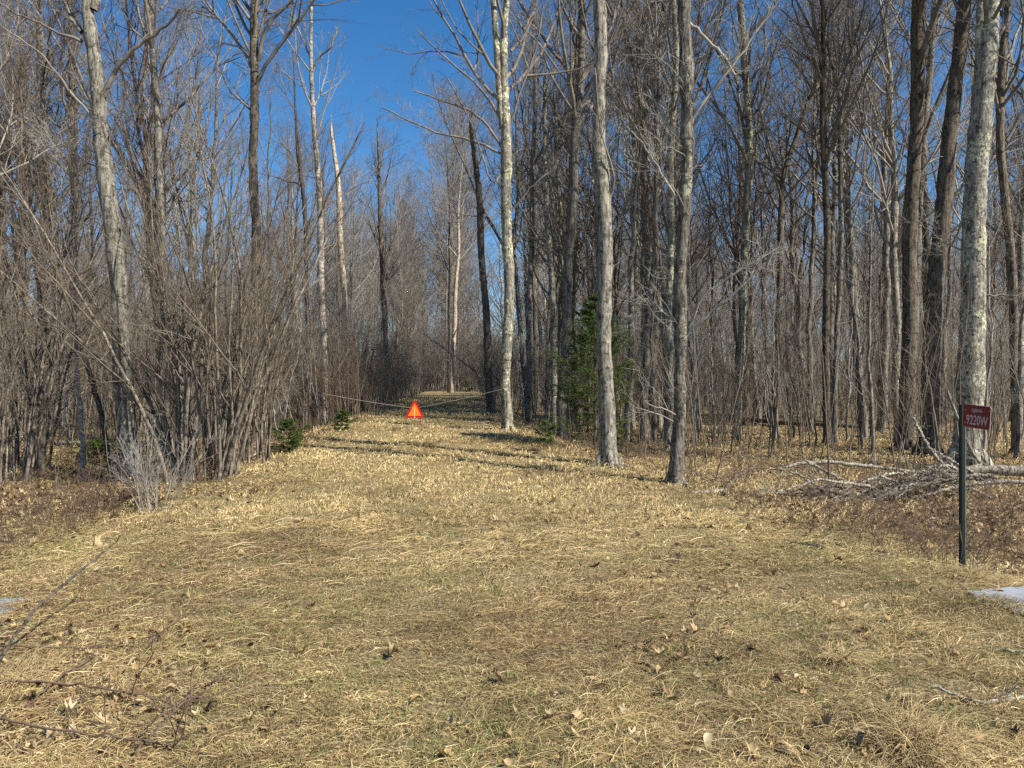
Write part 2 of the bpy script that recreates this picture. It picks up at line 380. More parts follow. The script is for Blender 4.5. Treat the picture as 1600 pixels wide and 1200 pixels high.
hero('tall pale barked tree leaning over the brush with a dark rotten lower trunk', (207, 752), [(200, 650, 30), (190, 560, 27), (183, 450, 27), (176, 340, 27), (165, 260, 26), (156, 200, 24), (150, 130, 22), (140, 50, 20), (137, 20, 18)], 'pale', 'twig', 16, seed=3, low=16, cb=.5,
     limbs=[(1, [(163, 152, 9), (180, 115, 7), (230, 75, 5), (270, 58, 4), (298, 35, 3)]), (-1, [(128, 50, 8), (108, 25, 7), (88, -10, 5)]), (1, [(128, 65, 6), (90, 52, 4), (45, 35, 3), (5, 10, 2)]), (1, [(150, 190, 5), (118, 150, 4), (70, 85, 3), (20, 55, 2)]), (1, [(165, 245, 4), (185, 190, 3), (215, 150, 2)])], forks=[[(146, 15, 13), (158, -15, 12), (168, -50, 10)]])
hero('slim grey tree with bent upper trunk behind the tall brush', (262, 690), [(258, 500, 12), (252, 300, 11), (246, 240, 11), (244, 150, 10), (240, 80, 9), (232, 30, 8), (228, 0, 8)], 'pale', 'twig', 17, D=19, seed=4, low=10)
hero('straight dark grey trunk rising beside the open sky', (400, 690), [(399, 400, 15), (397, 240, 14), (396, 120, 13), (399, 20, 13), (400, 0, 12)], 'brown', 'twig', 17, D=18, seed=6, low=8,
     limbs=[(1, [(404, 95, 7), (412, 60, 6), (428, 35, 5), (455, 20, 4), (480, -5, 3)]), (-1, [(392, 105, 5), (370, 60, 4), (340, 25, 3), (308, 0, 3)]), (1, [(392, 172, 4), (362, 145, 3), (345, 110, 2)])])
hero('thin white barked tree with fine crown beside the open sky', (508, 660), [(505, 540, 10), (503, 420, 11), (499, 320, 10), (492, 220, 8), (489, 130, 7), (486, 80, 6), (484, 20, 5)], 'birch', 'twigp', 15, D=22, seed=7, low=8, cb=.45, n1=12, q=(5, 5, 2), l1=.17,
     limbs=[(1, [(489, 110, 4), (500, 90, 3), (520, 80, 3), (530, 55, 2)]), (-1, [(487, 95, 4), (472, 60, 3), (455, 25, 2)])])
hero('pale broken off snag standing left of the open sky', (543, 640), [(540, 560, 10), (534, 400, 10), (530, 320, 9), (525, 260, 7), (520, 215, 5), (518, 195, 4)], 'snag', 'snag', D=27, snag=True, low=6, seed=8, name='dead_snag')
hero('crooked thin dark tree beside the white barked one', (484, 650), [(482, 500, 6), (478, 400, 7), (474, 320, 7), (466, 240, 6), (463, 170, 4)], 'dark', 'twig', 11, D=24, seed=9, low=4, n1=12)
hero('tall double stemmed lichen barked tree standing at the lane edge', (793, 672), [(792, 600, 17), (793, 500, 17), (794, 400, 17), (792, 300, 18), (789, 220, 18), (788, 150, 15), (789, 90, 13), (790, 30, 12), (791, 0, 11)], 'mossy', 'twig', 18, seed=12, low=8, cb=.42, n1=26, burls=[(255, .15)],
     forks=[[(786, 200, 13), (781, 150, 13), (778, 95, 12), (774, 40, 10), (770, 0, 9)]],
     limbs=[(1, [(781, 185, 5), (760, 150, 4), (715, 110, 3), (680, 85, 2), (655, 60, 2)]), (1, [(784, 230, 5), (750, 180, 4), (700, 165, 3), (650, 150, 2)]), (1, [(782, 240, 4), (745, 220, 4), (690, 215, 3), (600, 175, 2)]),
            (-1, [(798, 80, 5), (815, 60, 4), (840, 10, 3)]), (1, [(797, 190, 4), (812, 150, 3), (838, 80, 3), (848, 20, 2)]), (-1, [(800, 330, 3), (830, 290, 2), (870, 255, 2)]), (1, [(786, 260, 4), (770, 300, 3), (740, 200, 2), (700, 130, 2)])])
hero('dark blackened snag with broken top beside the lane', (768, 645), [(765, 600, 13), (760, 520, 13), (756, 440, 11), (750, 340, 12), (744, 270, 10), (740, 220, 9), (737, 190, 7)], 'dark', 'dark', D=24, snag=True, low=7, seed=10, name='dead_snag')
hero('tall thin snag with pale bare broken tip', (868, 668), [(866, 600, 10), (862, 450, 10), (857, 350, 9), (852, 240, 8), (850, 180, 6), (849, 120, 5)], 'lichen', 'grey', D=21, snag=True, low=9, seed=13, name='dead_snag')
hero('thick grey trunk leaning slightly to the right above the spruce', (878, 672), [(880, 600, 17), (886, 480, 16), (891, 380, 15), (898, 260, 14), (904, 150, 14), (910, 40, 13), (912, 0, 12)], 'grey', 'twig', 18, D=19.5, seed=15, low=6, burls=[(320, .1)])
hero('narrow grey trunk pressed close behind the leaning one', (887, 660), [(884, 560, 9), (886, 430, 9), (892, 300, 8), (896, 180, 7), (903, 60, 6)], 'brown', 'twig', 17, D=22, seed=16, low=6)
hero('large pale grey trunk with burls standing in front of the spruce', (951, 727), [(949, 680, 26), (947, 600, 25), (946, 500, 24), (944, 400, 23), (941, 300, 24), (939, 250, 24), (938, 200, 21), (937, 120, 21), (936, 50, 21), (935, 0, 20)], 'pale', 'twig', 18, seed=18, low=3, cb=.5, burls=[(265, .22), (20, .12), (90, .1)], flr=.4,
     limbs=[(1, [(952, 310, 4), (964, 285, 4), (948, 250, 3), (934, 210, 2), (925, 120, 2)]), (-1, [(930, 250, 4), (922, 225, 3), (915, 170, 2)])])
hero('rough trunk with cut knots and pale dead branches reaching right', (1054, 756), [(1057, 720, 22), (1061, 650, 20), (1065, 560, 18), (1067, 500, 19), (1065, 420, 18), (1068, 330, 19), (1071, 240, 20), (1070, 190, 21), (1071, 120, 22), (1072, 60, 20), (1070, 0, 21)], 'rough', 'twigp', 16, seed=21, low=26, cb=.44, burls=[(468, .3), (525, .22), (105, .2), (225, .12)], flr=.5,
     limbs=[(1, [(1072, 525, 6), (1092, 500, 5), (1130, 470, 4), (1170, 430, 3), (1195, 405, 2)]), (1, [(1074, 515, 5), (1085, 480, 4), (1110, 450, 4), (1150, 425, 3), (1205, 395, 2)]), (-1, [(1063, 215, 5), (1045, 190, 4), (1020, 140, 3), (1005, 90, 2)]),
            (1, [(1078, 190, 6), (1105, 150, 5), (1140, 110, 4), (1190, 40, 3)]), (1, [(1076, 35, 6), (1100, 65, 5), (1125, 95, 4), (1140, 130, 3)]), (-1, [(1062, 320, 4), (1020, 240, 3), (985, 190, 2)]), (-1, [(1062, 525, 4), (1040, 480, 3), (1015, 470, 2), (985, 500, 2)])])
hero('slender trunk with speckled pale bark right of the knotty trunk', (1152, 665), [(1155, 600, 12), (1160, 450, 12), (1166, 350, 13), (1172, 270, 13), (1170, 200, 12), (1163, 120, 11), (1159, 50, 12), (1157, 0, 11)], 'mossy', 'twig', 17, D=22, seed=24, low=10,
     limbs=[(1, [(1172, 170, 5), (1195, 100, 4), (1240, 50, 3), (1290, 20, 2)])])
hero('grey trunk bending right with long ascending limb', (1212, 662), [(1213, 600, 10), (1216, 480, 10), (1220, 350, 10), (1226, 270, 9), (1240, 230, 8), (1258, 170, 7), (1275, 130, 6)], 'brown', 'twig', 15, D=23, seed=25, low=8)
hero('dark stem standing in a tight cluster of thin trunks', (1292, 690), [(1292, 600, 12), (1291, 450, 11), (1290, 300, 11), (1288, 180, 11), (1285, 60, 10), (1285, 0, 9)], 'brown', 'twig', 16, D=20, seed=27, low=16)
hero('curved slim stem crossing its darker neighbour', (1303, 680), [(1306, 600, 9), (1312, 400, 8), (1314, 250, 8), (1314, 150, 7), (1300, 100, 6), (1288, 50, 5)], 'grey', 'twig', 14, D=20.5, seed=28, low=12)
hero('light grey forked tree left of the two heavy trunks', (1402, 665), [(1401, 560, 12), (1398, 400, 12), (1396, 250, 10), (1392, 170, 9), (1389, 110, 8)], 'pale', 'twigp', 15, D=21, seed=30, low=6, cb=.35, q=(6, 5, 3),
     limbs=[(1, [(1395, 250, 6), (1375, 215, 5), (1355, 165, 4), (1338, 110, 3), (1325, 60, 3)]), (1, [(1389, 118, 5), (1370, 90, 4), (1345, 60, 3), (1330, 30, 2)])])
hero('heavy straight brown barked trunk', (1417, 668), [(1418, 600, 25), (1420, 480, 23), (1424, 350, 22), (1429, 230, 21), (1433, 120, 21), (1436, 40, 22), (1438, 0, 22)], 'brown', 'twig', 19, D=18.5, seed=33, low=5, cb=.5)
hero('heavy brown trunk leaning right at its foot beside the straight one', (1450, 675), [(1452, 620, 29), (1458, 520, 28), (1464, 420, 27), (1472, 330, 26), (1482, 230, 23), (1493, 150, 23), (1500, 80, 22), (1505, 0, 21)], 'brown', 'twig', 19, D=17, seed=36, low=6, cb=.5)
hero('largest trunk with yellow green lichen behind the red road sign', (1508, 733), [(1509, 700, 42), (1513, 620, 40), (1517, 530, 38), (1522, 420, 36), (1526, 300, 34), (1531, 200, 33), (1536, 120, 32), (1541, 60, 30), (1547, 20, 22), (1550, 0, 20)], 'lichen', 'twig', 18, seed=39, low=4, cb=.42, flr=.45, burls=[(330, .06)],
     forks=[[(1530, 100, 12), (1529, 60, 12), (1531, 20, 11), (1534, -10, 10)]],
     limbs=[(1, [(1536, 462, 4), (1560, 463, 3), (1600, 462, 2)]), (-1, [(1525, 400, 3), (1480, 380, 2), (1440, 340, 2)]), (1, [(1545, 20, 6), (1575, 5, 4), (1595, -30, 3)])])
hero('dark crooked tree at the wood edge with drooping pale limbs beyond the sign', (1588, 690), [(1588, 600, 13), (1583, 450, 13), (1570, 330, 13), (1562, 230, 12), (1566, 120, 12), (1575, 20, 11), (1578, 0, 10)], 'brown', 'twig', 16, D=17, seed=40, low=14,
     limbs=[(1, [(1572, 220, 5), (1600, 170, 4), (1640, 120, 3)])])
hero('short crooked tree left of the brush at the wood edge', (64, 742), [(66, 690, 12), (70, 600, 11), (66, 500, 10), (58, 430, 9), (52, 380, 7)], 'dark', 'shrub', 8, seed=42, low=16, cb=.3, n1=18, l1=.3, flr=.2)
hero('dark leaning stem crossing the pale leaning tree', (178, 748), [(160, 640, 8), (135, 560, 8), (118, 500, 8), (100, 450, 7), (75, 395, 5)], 'dark', 'shrub', 7.5, seed=43, low=12, cb=.3, n1=14, l1=.25, flr=.1)
hero('thin white birch pole left of the brush clump', (130, 745), [(129, 690, 8), (124, 600, 7), (118, 500, 6), (117, 420, 5)], 'birch', 'twigp', 7, seed=44, low=5, cb=.35, n1=10, flr=.15)
hero('far forked tree standing alone under the open sky', (603, 620), [(601, 500, 8), (598, 400, 8), (593, 320, 8), (591, 250, 5)], 'brown', 'twig', 12.5, D=34, seed=45, low=10, cb=.4, n1=18, ang=30)
hero('pale dead trunk at the far end of the lane', (706, 609), [(707, 560, 8), (710, 500, 7), (714, 430, 6)], 'snag', 'twigp', 14, D=44, seed=46, low=4, cb=.5, n1=10, q=(5, 4, 2))
hero('dark twin of the pale dead trunk at the far end of the lane', (702, 609), [(703, 500, 6), (704, 400, 6)], 'dark', 'twig', 16, D=46, seed=47, low=4)
hero('straight grey trunk between the lane snag and the spruce', (826, 660), [(826, 560, 9), (829, 400, 9), (833, 250, 8), (836, 120, 7)], 'grey', 'twig', 18, D=26, seed=48, low=8)
hero('pale trunk just behind the knotty trunk', (1044, 690), [(1045, 600, 12), (1046, 500, 12), (1047, 330, 11), (1052, 180, 10), (1056, 60, 9)], 'mossy', 'twig', 17, D=18.5, seed=49, low=8)
hero('dim grey trunk between the burl trunk and the knotty trunk', (1022, 640), [(1022, 560, 13), (1020, 400, 12), (1012, 280, 11), (1010, 150, 9)], 'brown', 'twig', 18, D=25, seed=50, low=8,
     limbs=[(1, [(1012, 110, 6), (1022, 75, 5), (1035, 40, 4), (1042, 0, 3)])])
# trees just outside the frame that shade the right hand side
hero('tall bare tree standing out beyond the drooping limbed dark tree', (1760, 700), [(1760, 500, 30), (1765, 300, 28), (1770, 0, 22)], 'brown', 'twig', 18, D=15, seed=51, low=6)
hero('tall bare tree at the wood edge well right of the sign', (1900, 740), [(1900, 500, 30), (1905, 300, 28), (1910, 0, 22)], 'grey', 'twig', 18, D=13, seed=52, low=6)

# ------------------------------------------------------------------ hero brush clumps
def hero_shrub(label, bpx, Ht, stems, r0, m, tm, seed, D=None, name='shrub', cat='bush', **k):
    if D is None: x, y = unproj(*bpx)
    else: x, y = (bpx[0] - 800) / F * D, D
    org = np.array([x, y, hz(x, y)])
    s, t = shrub_parts(seed, Ht, stems, r0, **k)
    root = empty(name, org, label, cat)
    for i in range(stems):
        build('stem', [(s[0][i:i + 1], s[1][i:i + 1], 7)], M[m], root)
    build('crown', t, M[tm], root)
    used.append((x, y, .8))
hero_shrub('largest grey brown brush clump with many stems fanning from one base', (318, 748), 5.8, 34, .036, 'alder', 'shrub', 61, base=.5, spread=.27, q=(8, 5, 3))
hero_shrub('multi stemmed brush clump at the left wood edge beside the crooked tree', (40, 735), 5.2, 18, .034, 'alder', 'shrub', 62, base=.4, spread=.26, q=(8, 5, 3))
hero_shrub('brush clump of dark stems behind the largest clump', (240, 715), 5.4, 18, .032, 'dark', 'shrub', 63, base=.6, spread=.25, q=(8, 5, 3))
hero_shrub('pale twiggy low bush in front of the largest clump', (243, 800), 1.2, 22, .0055, 'twigp', 'twigp', 64, base=.16, spread=.35, q=(6, 4, 2), tip=.0014)
hero_shrub('brush clump right of the largest clump near the small fir', (385, 725), 4.6, 20, .026, 'alder', 'shrub', 65, base=.5, spread=.24, q=(8, 5, 3))
hero_shrub('brush clump leaning over the left frame edge', (5, 760), 4.6, 14, .03, 'alder', 'shrub', 66, base=.4, spread=.26, q=(8, 5, 3))
hero_shrub('thin wiry seedling right of the road sign', (1575, 855), 1.3, 4, .006, 'twigr', 'twigr', 67, base=.12, spread=.5, q=(5, 4, 2))
hero_shrub('reddish weed clump at the foot of the burl trunk', (1150, 760), .75, 12, .004, 'twigr', 'twigr', 68, base=.2, spread=.5, q=(3, 3, 1))
hero_shrub('reddish bramble clump left of the pale twiggy bush', (190, 800), .7, 18, .004, 'twigr', 'twigr', 69, base=.45, spread=.6, q=(4, 3, 1))

# ------------------------------------------------------------------ conifers
def conifer(label, base, Ht, rad, seed, D=None, bare=.1, whorls=26, per=7, name='spruce_tree', low_sparse=0, dense=1.0, x=None):
    r = rs(seed)
    if D is None: x0, y0 = unproj(*base)
    else: x0, y0 = (base[0] - 800) / F * D, D
    org = np.array([x0, y0, hz(x0, y0)])
    root = empty(name, org, label, 'conifer')
    z = np.linspace(-.1, Ht, 14); P = np.stack([r.normal(0, .01, 14), r.normal(0, .01, 14), z], 1); R = np.maximum(.013 * Ht * (1 - z / Ht * .92), .004)
    build('trunk', [(P[None], R[None], 8)], M['dark'], root)
    m = whorls * per; t = bare + (1 - bare) * np.repeat((np.arange(whorls) + .5) / whorls, per) + r.normal(0, .005, m)
    keep = r.rand(m) > low_sparse * (t < .35); t = t[keep]; m = len(t)
    a = r.uniform(0, 2 * PI, m); ln = rad * np.clip((1 - t) * 2.3, 0, 1) ** .9 * r.uniform(.6, 1.15, m) * np.where(t < .3, r.uniform(.5, 1.0, m), 1) * (1 if Ht > 2 else r.uniform(.45, 1.35, m)) + (.06 if Ht > 2 else .03)
    n = 8; s = np.linspace(0, 1, n)[None]; el = np.radians(18 + 25 * t + r.normal(0, 6, m))[:, None]
    rr_ = ln[:, None] * s; droop = -.16 * (1 - t)[:, None] * ln[:, None] * np.sin(s * PI * .8)
    B = np.stack([np.cos(a)[:, None] * rr_ * np.cos(el), np.sin(a)[:, None] * rr_ * np.cos(el), (t * Ht)[:, None] + rr_ * np.sin(el) * .8 + droop * 1.6], 2)
    BR = np.maximum(.0045 * Ht * .35 * ln[:, None] * (1 - s * .85), .0022)
    tw = grow((B, BR, ln), 15, (.12, 1), 48, lambda L, tt, q: L * .30 * (1.3 - .8 * tt) + .04, 4, r, trop=0, wig=.05, lr=.01, tip=.0016)
    tw[0][:, 1:, 2] = tw[0][:, :1, 2] + (tw[0][:, 1:, 2] - tw[0][:, :1, 2]) * .3
    build('branch_framework', [(B, BR, 4), (tw[0], tw[1], 3)], M['twigr'], root)
    # needles along twigs and branch tips
    al = [(tw[0], tw[2]), (B[:, 4:], ln * .45)]; V = []; C = []
    for Pp, LL in al:
        k = int(34 * dense); mm, nn = Pp.shape[:2]
        tt = r.rand(mm, k) * (nn - 1.001); i0 = tt.astype(int); f = (tt - i0)[..., None]; ii = np.arange(mm)[:, None]
        o = (Pp[ii, i0] * (1 - f) + Pp[ii, i0 + 1] * f).reshape(-1, 3); T = unit((Pp[ii, i0 + 1] - Pp[ii, i0]).reshape(-1, 3))
        d = unit(T * .7 + unit(r.normal(size=o.shape) * [1, 1, .55]) * .9 + [0, 0, .08]); w = unit(np.cross(d, r.normal(size=o.shape))) * .0042; l = r.uniform(.014, .03, (len(o), 1)) * (1 + .25 * (Ht > 2))
        V.append(np.stack([o - w, o + w, o + d * l + w * .4, o + d * l - w * .4], 1))
        g = r.rand(len(o), 1); C.append(np.repeat((np.array([[.025, .055, .014]]) * (1 - g) + np.array([[.12, .165, .03]]) * g)[:, None], 4, 1))
    V = np.concatenate(V).reshape(-1, 3); C = np.concatenate(C).reshape(-1, 3)
    link('crown', rawmesh('crown', V, np.arange(len(V)).reshape(-1, 4), M['needle'], C, False), root)
    used.append((x0, y0, .6))
M['needle'] = attrmat('needles', .6, .18)
conifer('young spruce with dark green crown behind the large burl trunk', (930, 724), 3.2, .98, 71, D=14.9, bare=.12, whorls=16, per=12, low_sparse=.45, dense=1.05)
conifer('small round fir at the left lane edge', (448, 708), .62, .38, 72, bare=.0, whorls=8, per=6, dense=.9, name='fir_seedling')
conifer('tiny bright green fir seedling below the lane edge trees', (856, 708), .6, .33, 73, bare=.3, whorls=4, per=4, name='fir_seedling')
conifer('low dark fir seedling behind the white birch pole', (150, 725), .45, .45, 74, bare=0, whorls=6, per=5, name='fir_seedling')
conifer('faint green fir seedling half hidden at the foot of the brush', (535, 672), .45, .3, 75, bare=0, whorls=6, per=5, name='fir_seedling')
conifer('tiny fir at the far end of the lane', (730, 612), .7, .5, 76, bare=0, whorls=6, per=5, name='fir_seedling')
conifer('small fir seedling beside the largest brush clump', (272, 725), .5, .3, 77, bare=0, whorls=7, per=6, name='fir_seedling')
conifer('yellowish fir seedling right of the spruce foot', (972, 700), .7, .35, 78, D=15.8, bare=.05, whorls=5, per=5, name='fir_seedling')

# ------------------------------------------------------------------ the woods: individual copies
used_a = [tuple(u) for u in used]
def ok(x, y, gap):
    return all((x - a) ** 2 + (y - b) ** 2 > (gap + c * .5) ** 2 for a, b, c in used_a)
SKY = ([0, 300, 420, 500, 540, 580, 640, 680, 730, 770, 1600], [-400, -400, -200, 130, 215, 215, 215, 170, 60, -400, -400])
def cap(px, y, crown_px=0):
    lim = max(np.interp(px, *SKY), np.interp(px + crown_px, *SKY) - 60 , np.interp(px - crown_px, *SKY) - 60)
    return CAMZ + (600 - lim) / F * y
def place(protos, labels, prefix, count, yr, seed, gap, margin, cat, group, wts=None, sc=(.85, 1.15), pxr=(-60, 1660), empt=True, hcap=None, dens=None, lateral=None, near_first=False):
    r = rs(seed); n = 0; tries = 0; pts = []
    while n < count and tries < count * 400:
        tries += 1
        y = yr[0] + (yr[1] - yr[0]) * math.sqrt(r.rand()) if not near_first else yr[0] + (yr[1] - yr[0]) * r.rand() ** 1.2
        px = r.uniform(*pxr); x = (px - 800) / F * y
        off = abs(x - float(cx(y))) - float(hw(y))
        if off < margin: continue
        if lateral and off > lateral: continue
        if not ok(x, y, gap): continue
        k = r.choice(len(protos), p=wts)
        s = r.uniform(*sc); Ht = protos[k][-1]
        c = cap(px, y, 1.6 / y * F) if hcap is None else hcap(px, y)
        if Ht * s > c:
            s = c * r.uniform(.75, 1) / Ht
            if s < .45: continue
        n += 1; used_a.append((x, y, .2)); rot = r.uniform(0, 2 * PI); loc = (x, y, hz(x, y) - .02)
        if empt:
            o = empty(prefix, loc, labels[k], cat, group + ' ' + ['one', 'two', 'three', 'four', 'five', 'six', 'seven', 'eight'][k] if False else group)
            link('trunk', protos[k][0], o); link('crown', protos[k][1], o)
        else:
            o = link(prefix, protos[k][0], None, loc, labels[k], cat, group)
        o.rotation_euler = (r.normal(0, .03), r.normal(0, .03), rot); o.scale = (s, s, s * r.uniform(.92, 1.08))
    return n
ntree = place(PT, PT_L, 'bare_tree', 44, (17, 34), 101, 1.0, 1.8, 'tree', 'bare trees of the woods', pxr=(-40, 1640))
ntree += place(PT, PT_L, 'bare_tree', 84, (34, 62), 102, .9, 2.0, 'tree', 'bare trees of the woods')
place(PT, PT_L, 'bare_tree', 14, (14.5, 30), 112, .9, 1.8, 'tree', 'bare trees of the woods', pxr=(-60, 430))
place(PT, PT_L, 'bare_tree', 26, (16, 32), 113, .8, 1.8, 'tree', 'bare trees of the woods', wts=[.05, .05, 0, .3, .1, .1, .1, .3], sc=(.8, 1.05), pxr=(820, 1660))
place(PT, PT_L, 'bare_tree', 13, (44, 61), 114, .5, .8, 'tree', 'bare trees of the woods', wts=[.1, .1, 0, .3, .1, .1, .1, .2], sc=(.6, 1.0), pxr=(540, 715))
# saplings and brush
place(PS, PS_L, 'sapling', 135, (12, 26), 103, .35, 1.6, 'sapling', 'saplings under the trees', empt=False, hcap=lambda px, y: CAMZ + (600 - (np.interp(px, [380, 450, 540, 640, 760, 800], [200, 260, 380, 450, 430, 100]))) / F * y, sc=(.6, 1.15))
place(PS, PS_L, 'sapling', 165, (24, 44), 104, .3, 1.2, 'sapling', 'saplings under the trees', empt=False, hcap=lambda px, y: CAMZ + (600 - (np.interp(px, [380, 450, 540, 640, 760, 800], [200, 260, 330, 380, 330, 100]))) / F * y, sc=(.7, 1.3))
hc = lambda px, y: CAMZ + (600 - (np.interp(px, [300, 400, 460, 540, 640, 760, 800], [250, 280, 330, 400, 470, 430, 300]))) / F * y
place(PB, PB_L, 'brush_clump', 60, (12.5, 44), 105, .5, .5, 'bush', 'brush clumps along the lane', empt=False, hcap=hc, lateral=5, pxr=(380, 800), sc=(.7, 1.15))
place(PB, PB_L, 'brush_clump', 34, (16, 50), 108, .25, -.25, 'bush', 'brush clumps along the lane', empt=False, hcap=hc, lateral=1.5, pxr=(400, 660), sc=(.3, .75))
place(PB, PB_L, 'brush_clump', 46, (13.5, 34), 106, .7, 1.0, 'bush', 'brush clumps along the lane', empt=False, hcap=hc, pxr=(-40, 480), sc=(.8, 1.2))
place(PB, PB_L, 'brush_clump', 34, (17, 40), 107, .7, 1.2, 'bush', 'brush clumps along the lane', empt=False, hcap=hc, pxr=(760, 1640), sc=(.5, 1.0))

# ------------------------------------------------------------------ far-off woods: one mass
def far_woods():
    r = rs(200); tubes = {}
    # low-detail prototypes
    prot = []
    for s in range(6):
        q = rs(300 + s); Ht = 16 + 4 * q.rand(); n = 9; z = np.linspace(0, Ht, n); w = np.cumsum(q.normal(0, .14, (n, 2)), 0); w -= w[0]
        P = np.stack([w[:, 0], w[:, 1], z], 1); R = .13 * (1 - .88 * z / Ht); tr = (P[None], R[None], np.array([Ht]))
        A = grow(tr, 22, (.3, .97), 38, lambda L, t, rr: L * .26 * (1.3 - .9 * t), 4, q, trop=.1, lr=.012, tip=.008)
        B = grow(A, 7, (.15, 1), 36, lambda L, t, rr: L * .5, 3, q, lr=.01, tip=.007)
        C = grow(B, 4, (.15, 1), 36, lambda L, t, rr: L * .55, 2, q, lr=.01, tip=.006)
        prot.append([(P[None], R[None], 5), (A[0], A[1], 3), (B[0], B[1], 3), (C[0], C[1], 3)])
    for s in range(4):
        q = rs(320 + s); Ht = 5 + 3 * q.rand(); n = 5; z = np.linspace(0, Ht, n); k = 3
        P = np.stack([np.cumsum(q.normal(0, .16, (k, n)), 1), np.cumsum(q.normal(0, .16, (k, n)), 1), np.tile(z, (k, 1))], 2); P[:, :, :2] += q.normal(0, .5, (k, 1, 2)); R = np.tile(.028 * (1 - .8 * z / Ht), (k, 1))
        A = grow((P, R, np.full(k, Ht)), 16, (.08, .97), 38, lambda L, t, rr: L * .25 * (1.2 - .7 * t), 3, q, lr=.01, tip=.008)
        B = grow(A, 5, (.15, 1), 36, lambda L, t, rr: L * .5, 2, q, lr=.01, tip=.007)
        prot.append([(P, R, 4), (A[0], A[1], 3), (B[0], B[1], 3)])
    acc = []
    def put(k, x, y, sc, rot):
        z0 = hz(x, y); c, s = math.cos(rot), math.sin(rot)
        for P, R, sd in prot[k]:
            Q = P * sc; Q = np.stack([Q[..., 0] * c - Q[..., 1] * s + x, Q[..., 0] * s + Q[..., 1] * c + y, Q[..., 2] + z0], -1)
            tubes.setdefault((P.shape[1], sd), []).append((Q, R * sc))
    n = 0
    while n < 330:
        y = math.sqrt(r.uniform(62 ** 2, 118 ** 2)); px = r.uniform(-120, 1720); x = (px - 800) / F * y
        if y < 64 and abs(x - float(cx(y))) < 2.5: continue
        k = r.randint(6); s = r.uniform(.8, 1.1)
        c = cap(px, y) / 18
        if s > c: s = c * r.uniform(.8, 1)
        put(k, x, y, s, r.uniform(0, 6.28)); n += 1
    n = 0
    while n < 1000:
        y = math.sqrt(r.uniform(34 ** 2, 112 ** 2)); px = r.uniform(-80, 1680); x = (px - 800) / F * y
        if y < 54 and abs(x - float(cx(y))) < 3.0 + 4 * (x < float(cx(y))) * (y < 40): continue
        put(6 + r.randint(4), x, y, r.uniform(.6, 1.15) * (1 if abs(px - 640) > 160 else .75), r.uniform(0, 6.28)); n += 1
    for _ in range(230):
        y = r.uniform(62, 100); px = r.uniform(520, 790)
        if _ < 34 and px < 740: put(r.randint(6), (px - 800) / F * y, y, cap(px, y) / 18 * r.uniform(.6, .95), r.uniform(0, 6.28))
        y = r.uniform(57, 108); px = r.uniform(600, 800); put(6 + r.randint(4), (px - 800) / F * y, y, r.uniform(.55, 1.0), r.uniform(0, 6.28))
    tb = [(np.concatenate([a for a, b in v]), np.concatenate([b for a, b in v]), k[1]) for k, v in tubes.items()]
    build('distant_woods', tb, M['far'], label='distant bare woods closing off the view', cat='woods', kind='stuff')
far_woods()

def nfield(x, y, s, seed):
    r = rs(seed); v = np.zeros_like(np.asarray(x, float))
    for i in range(9):
        a, b = r.normal(0, 1, 2) * s; v = v + np.sin(a * x + b * y + r.uniform(0, 6.28))
    return v / 3.0

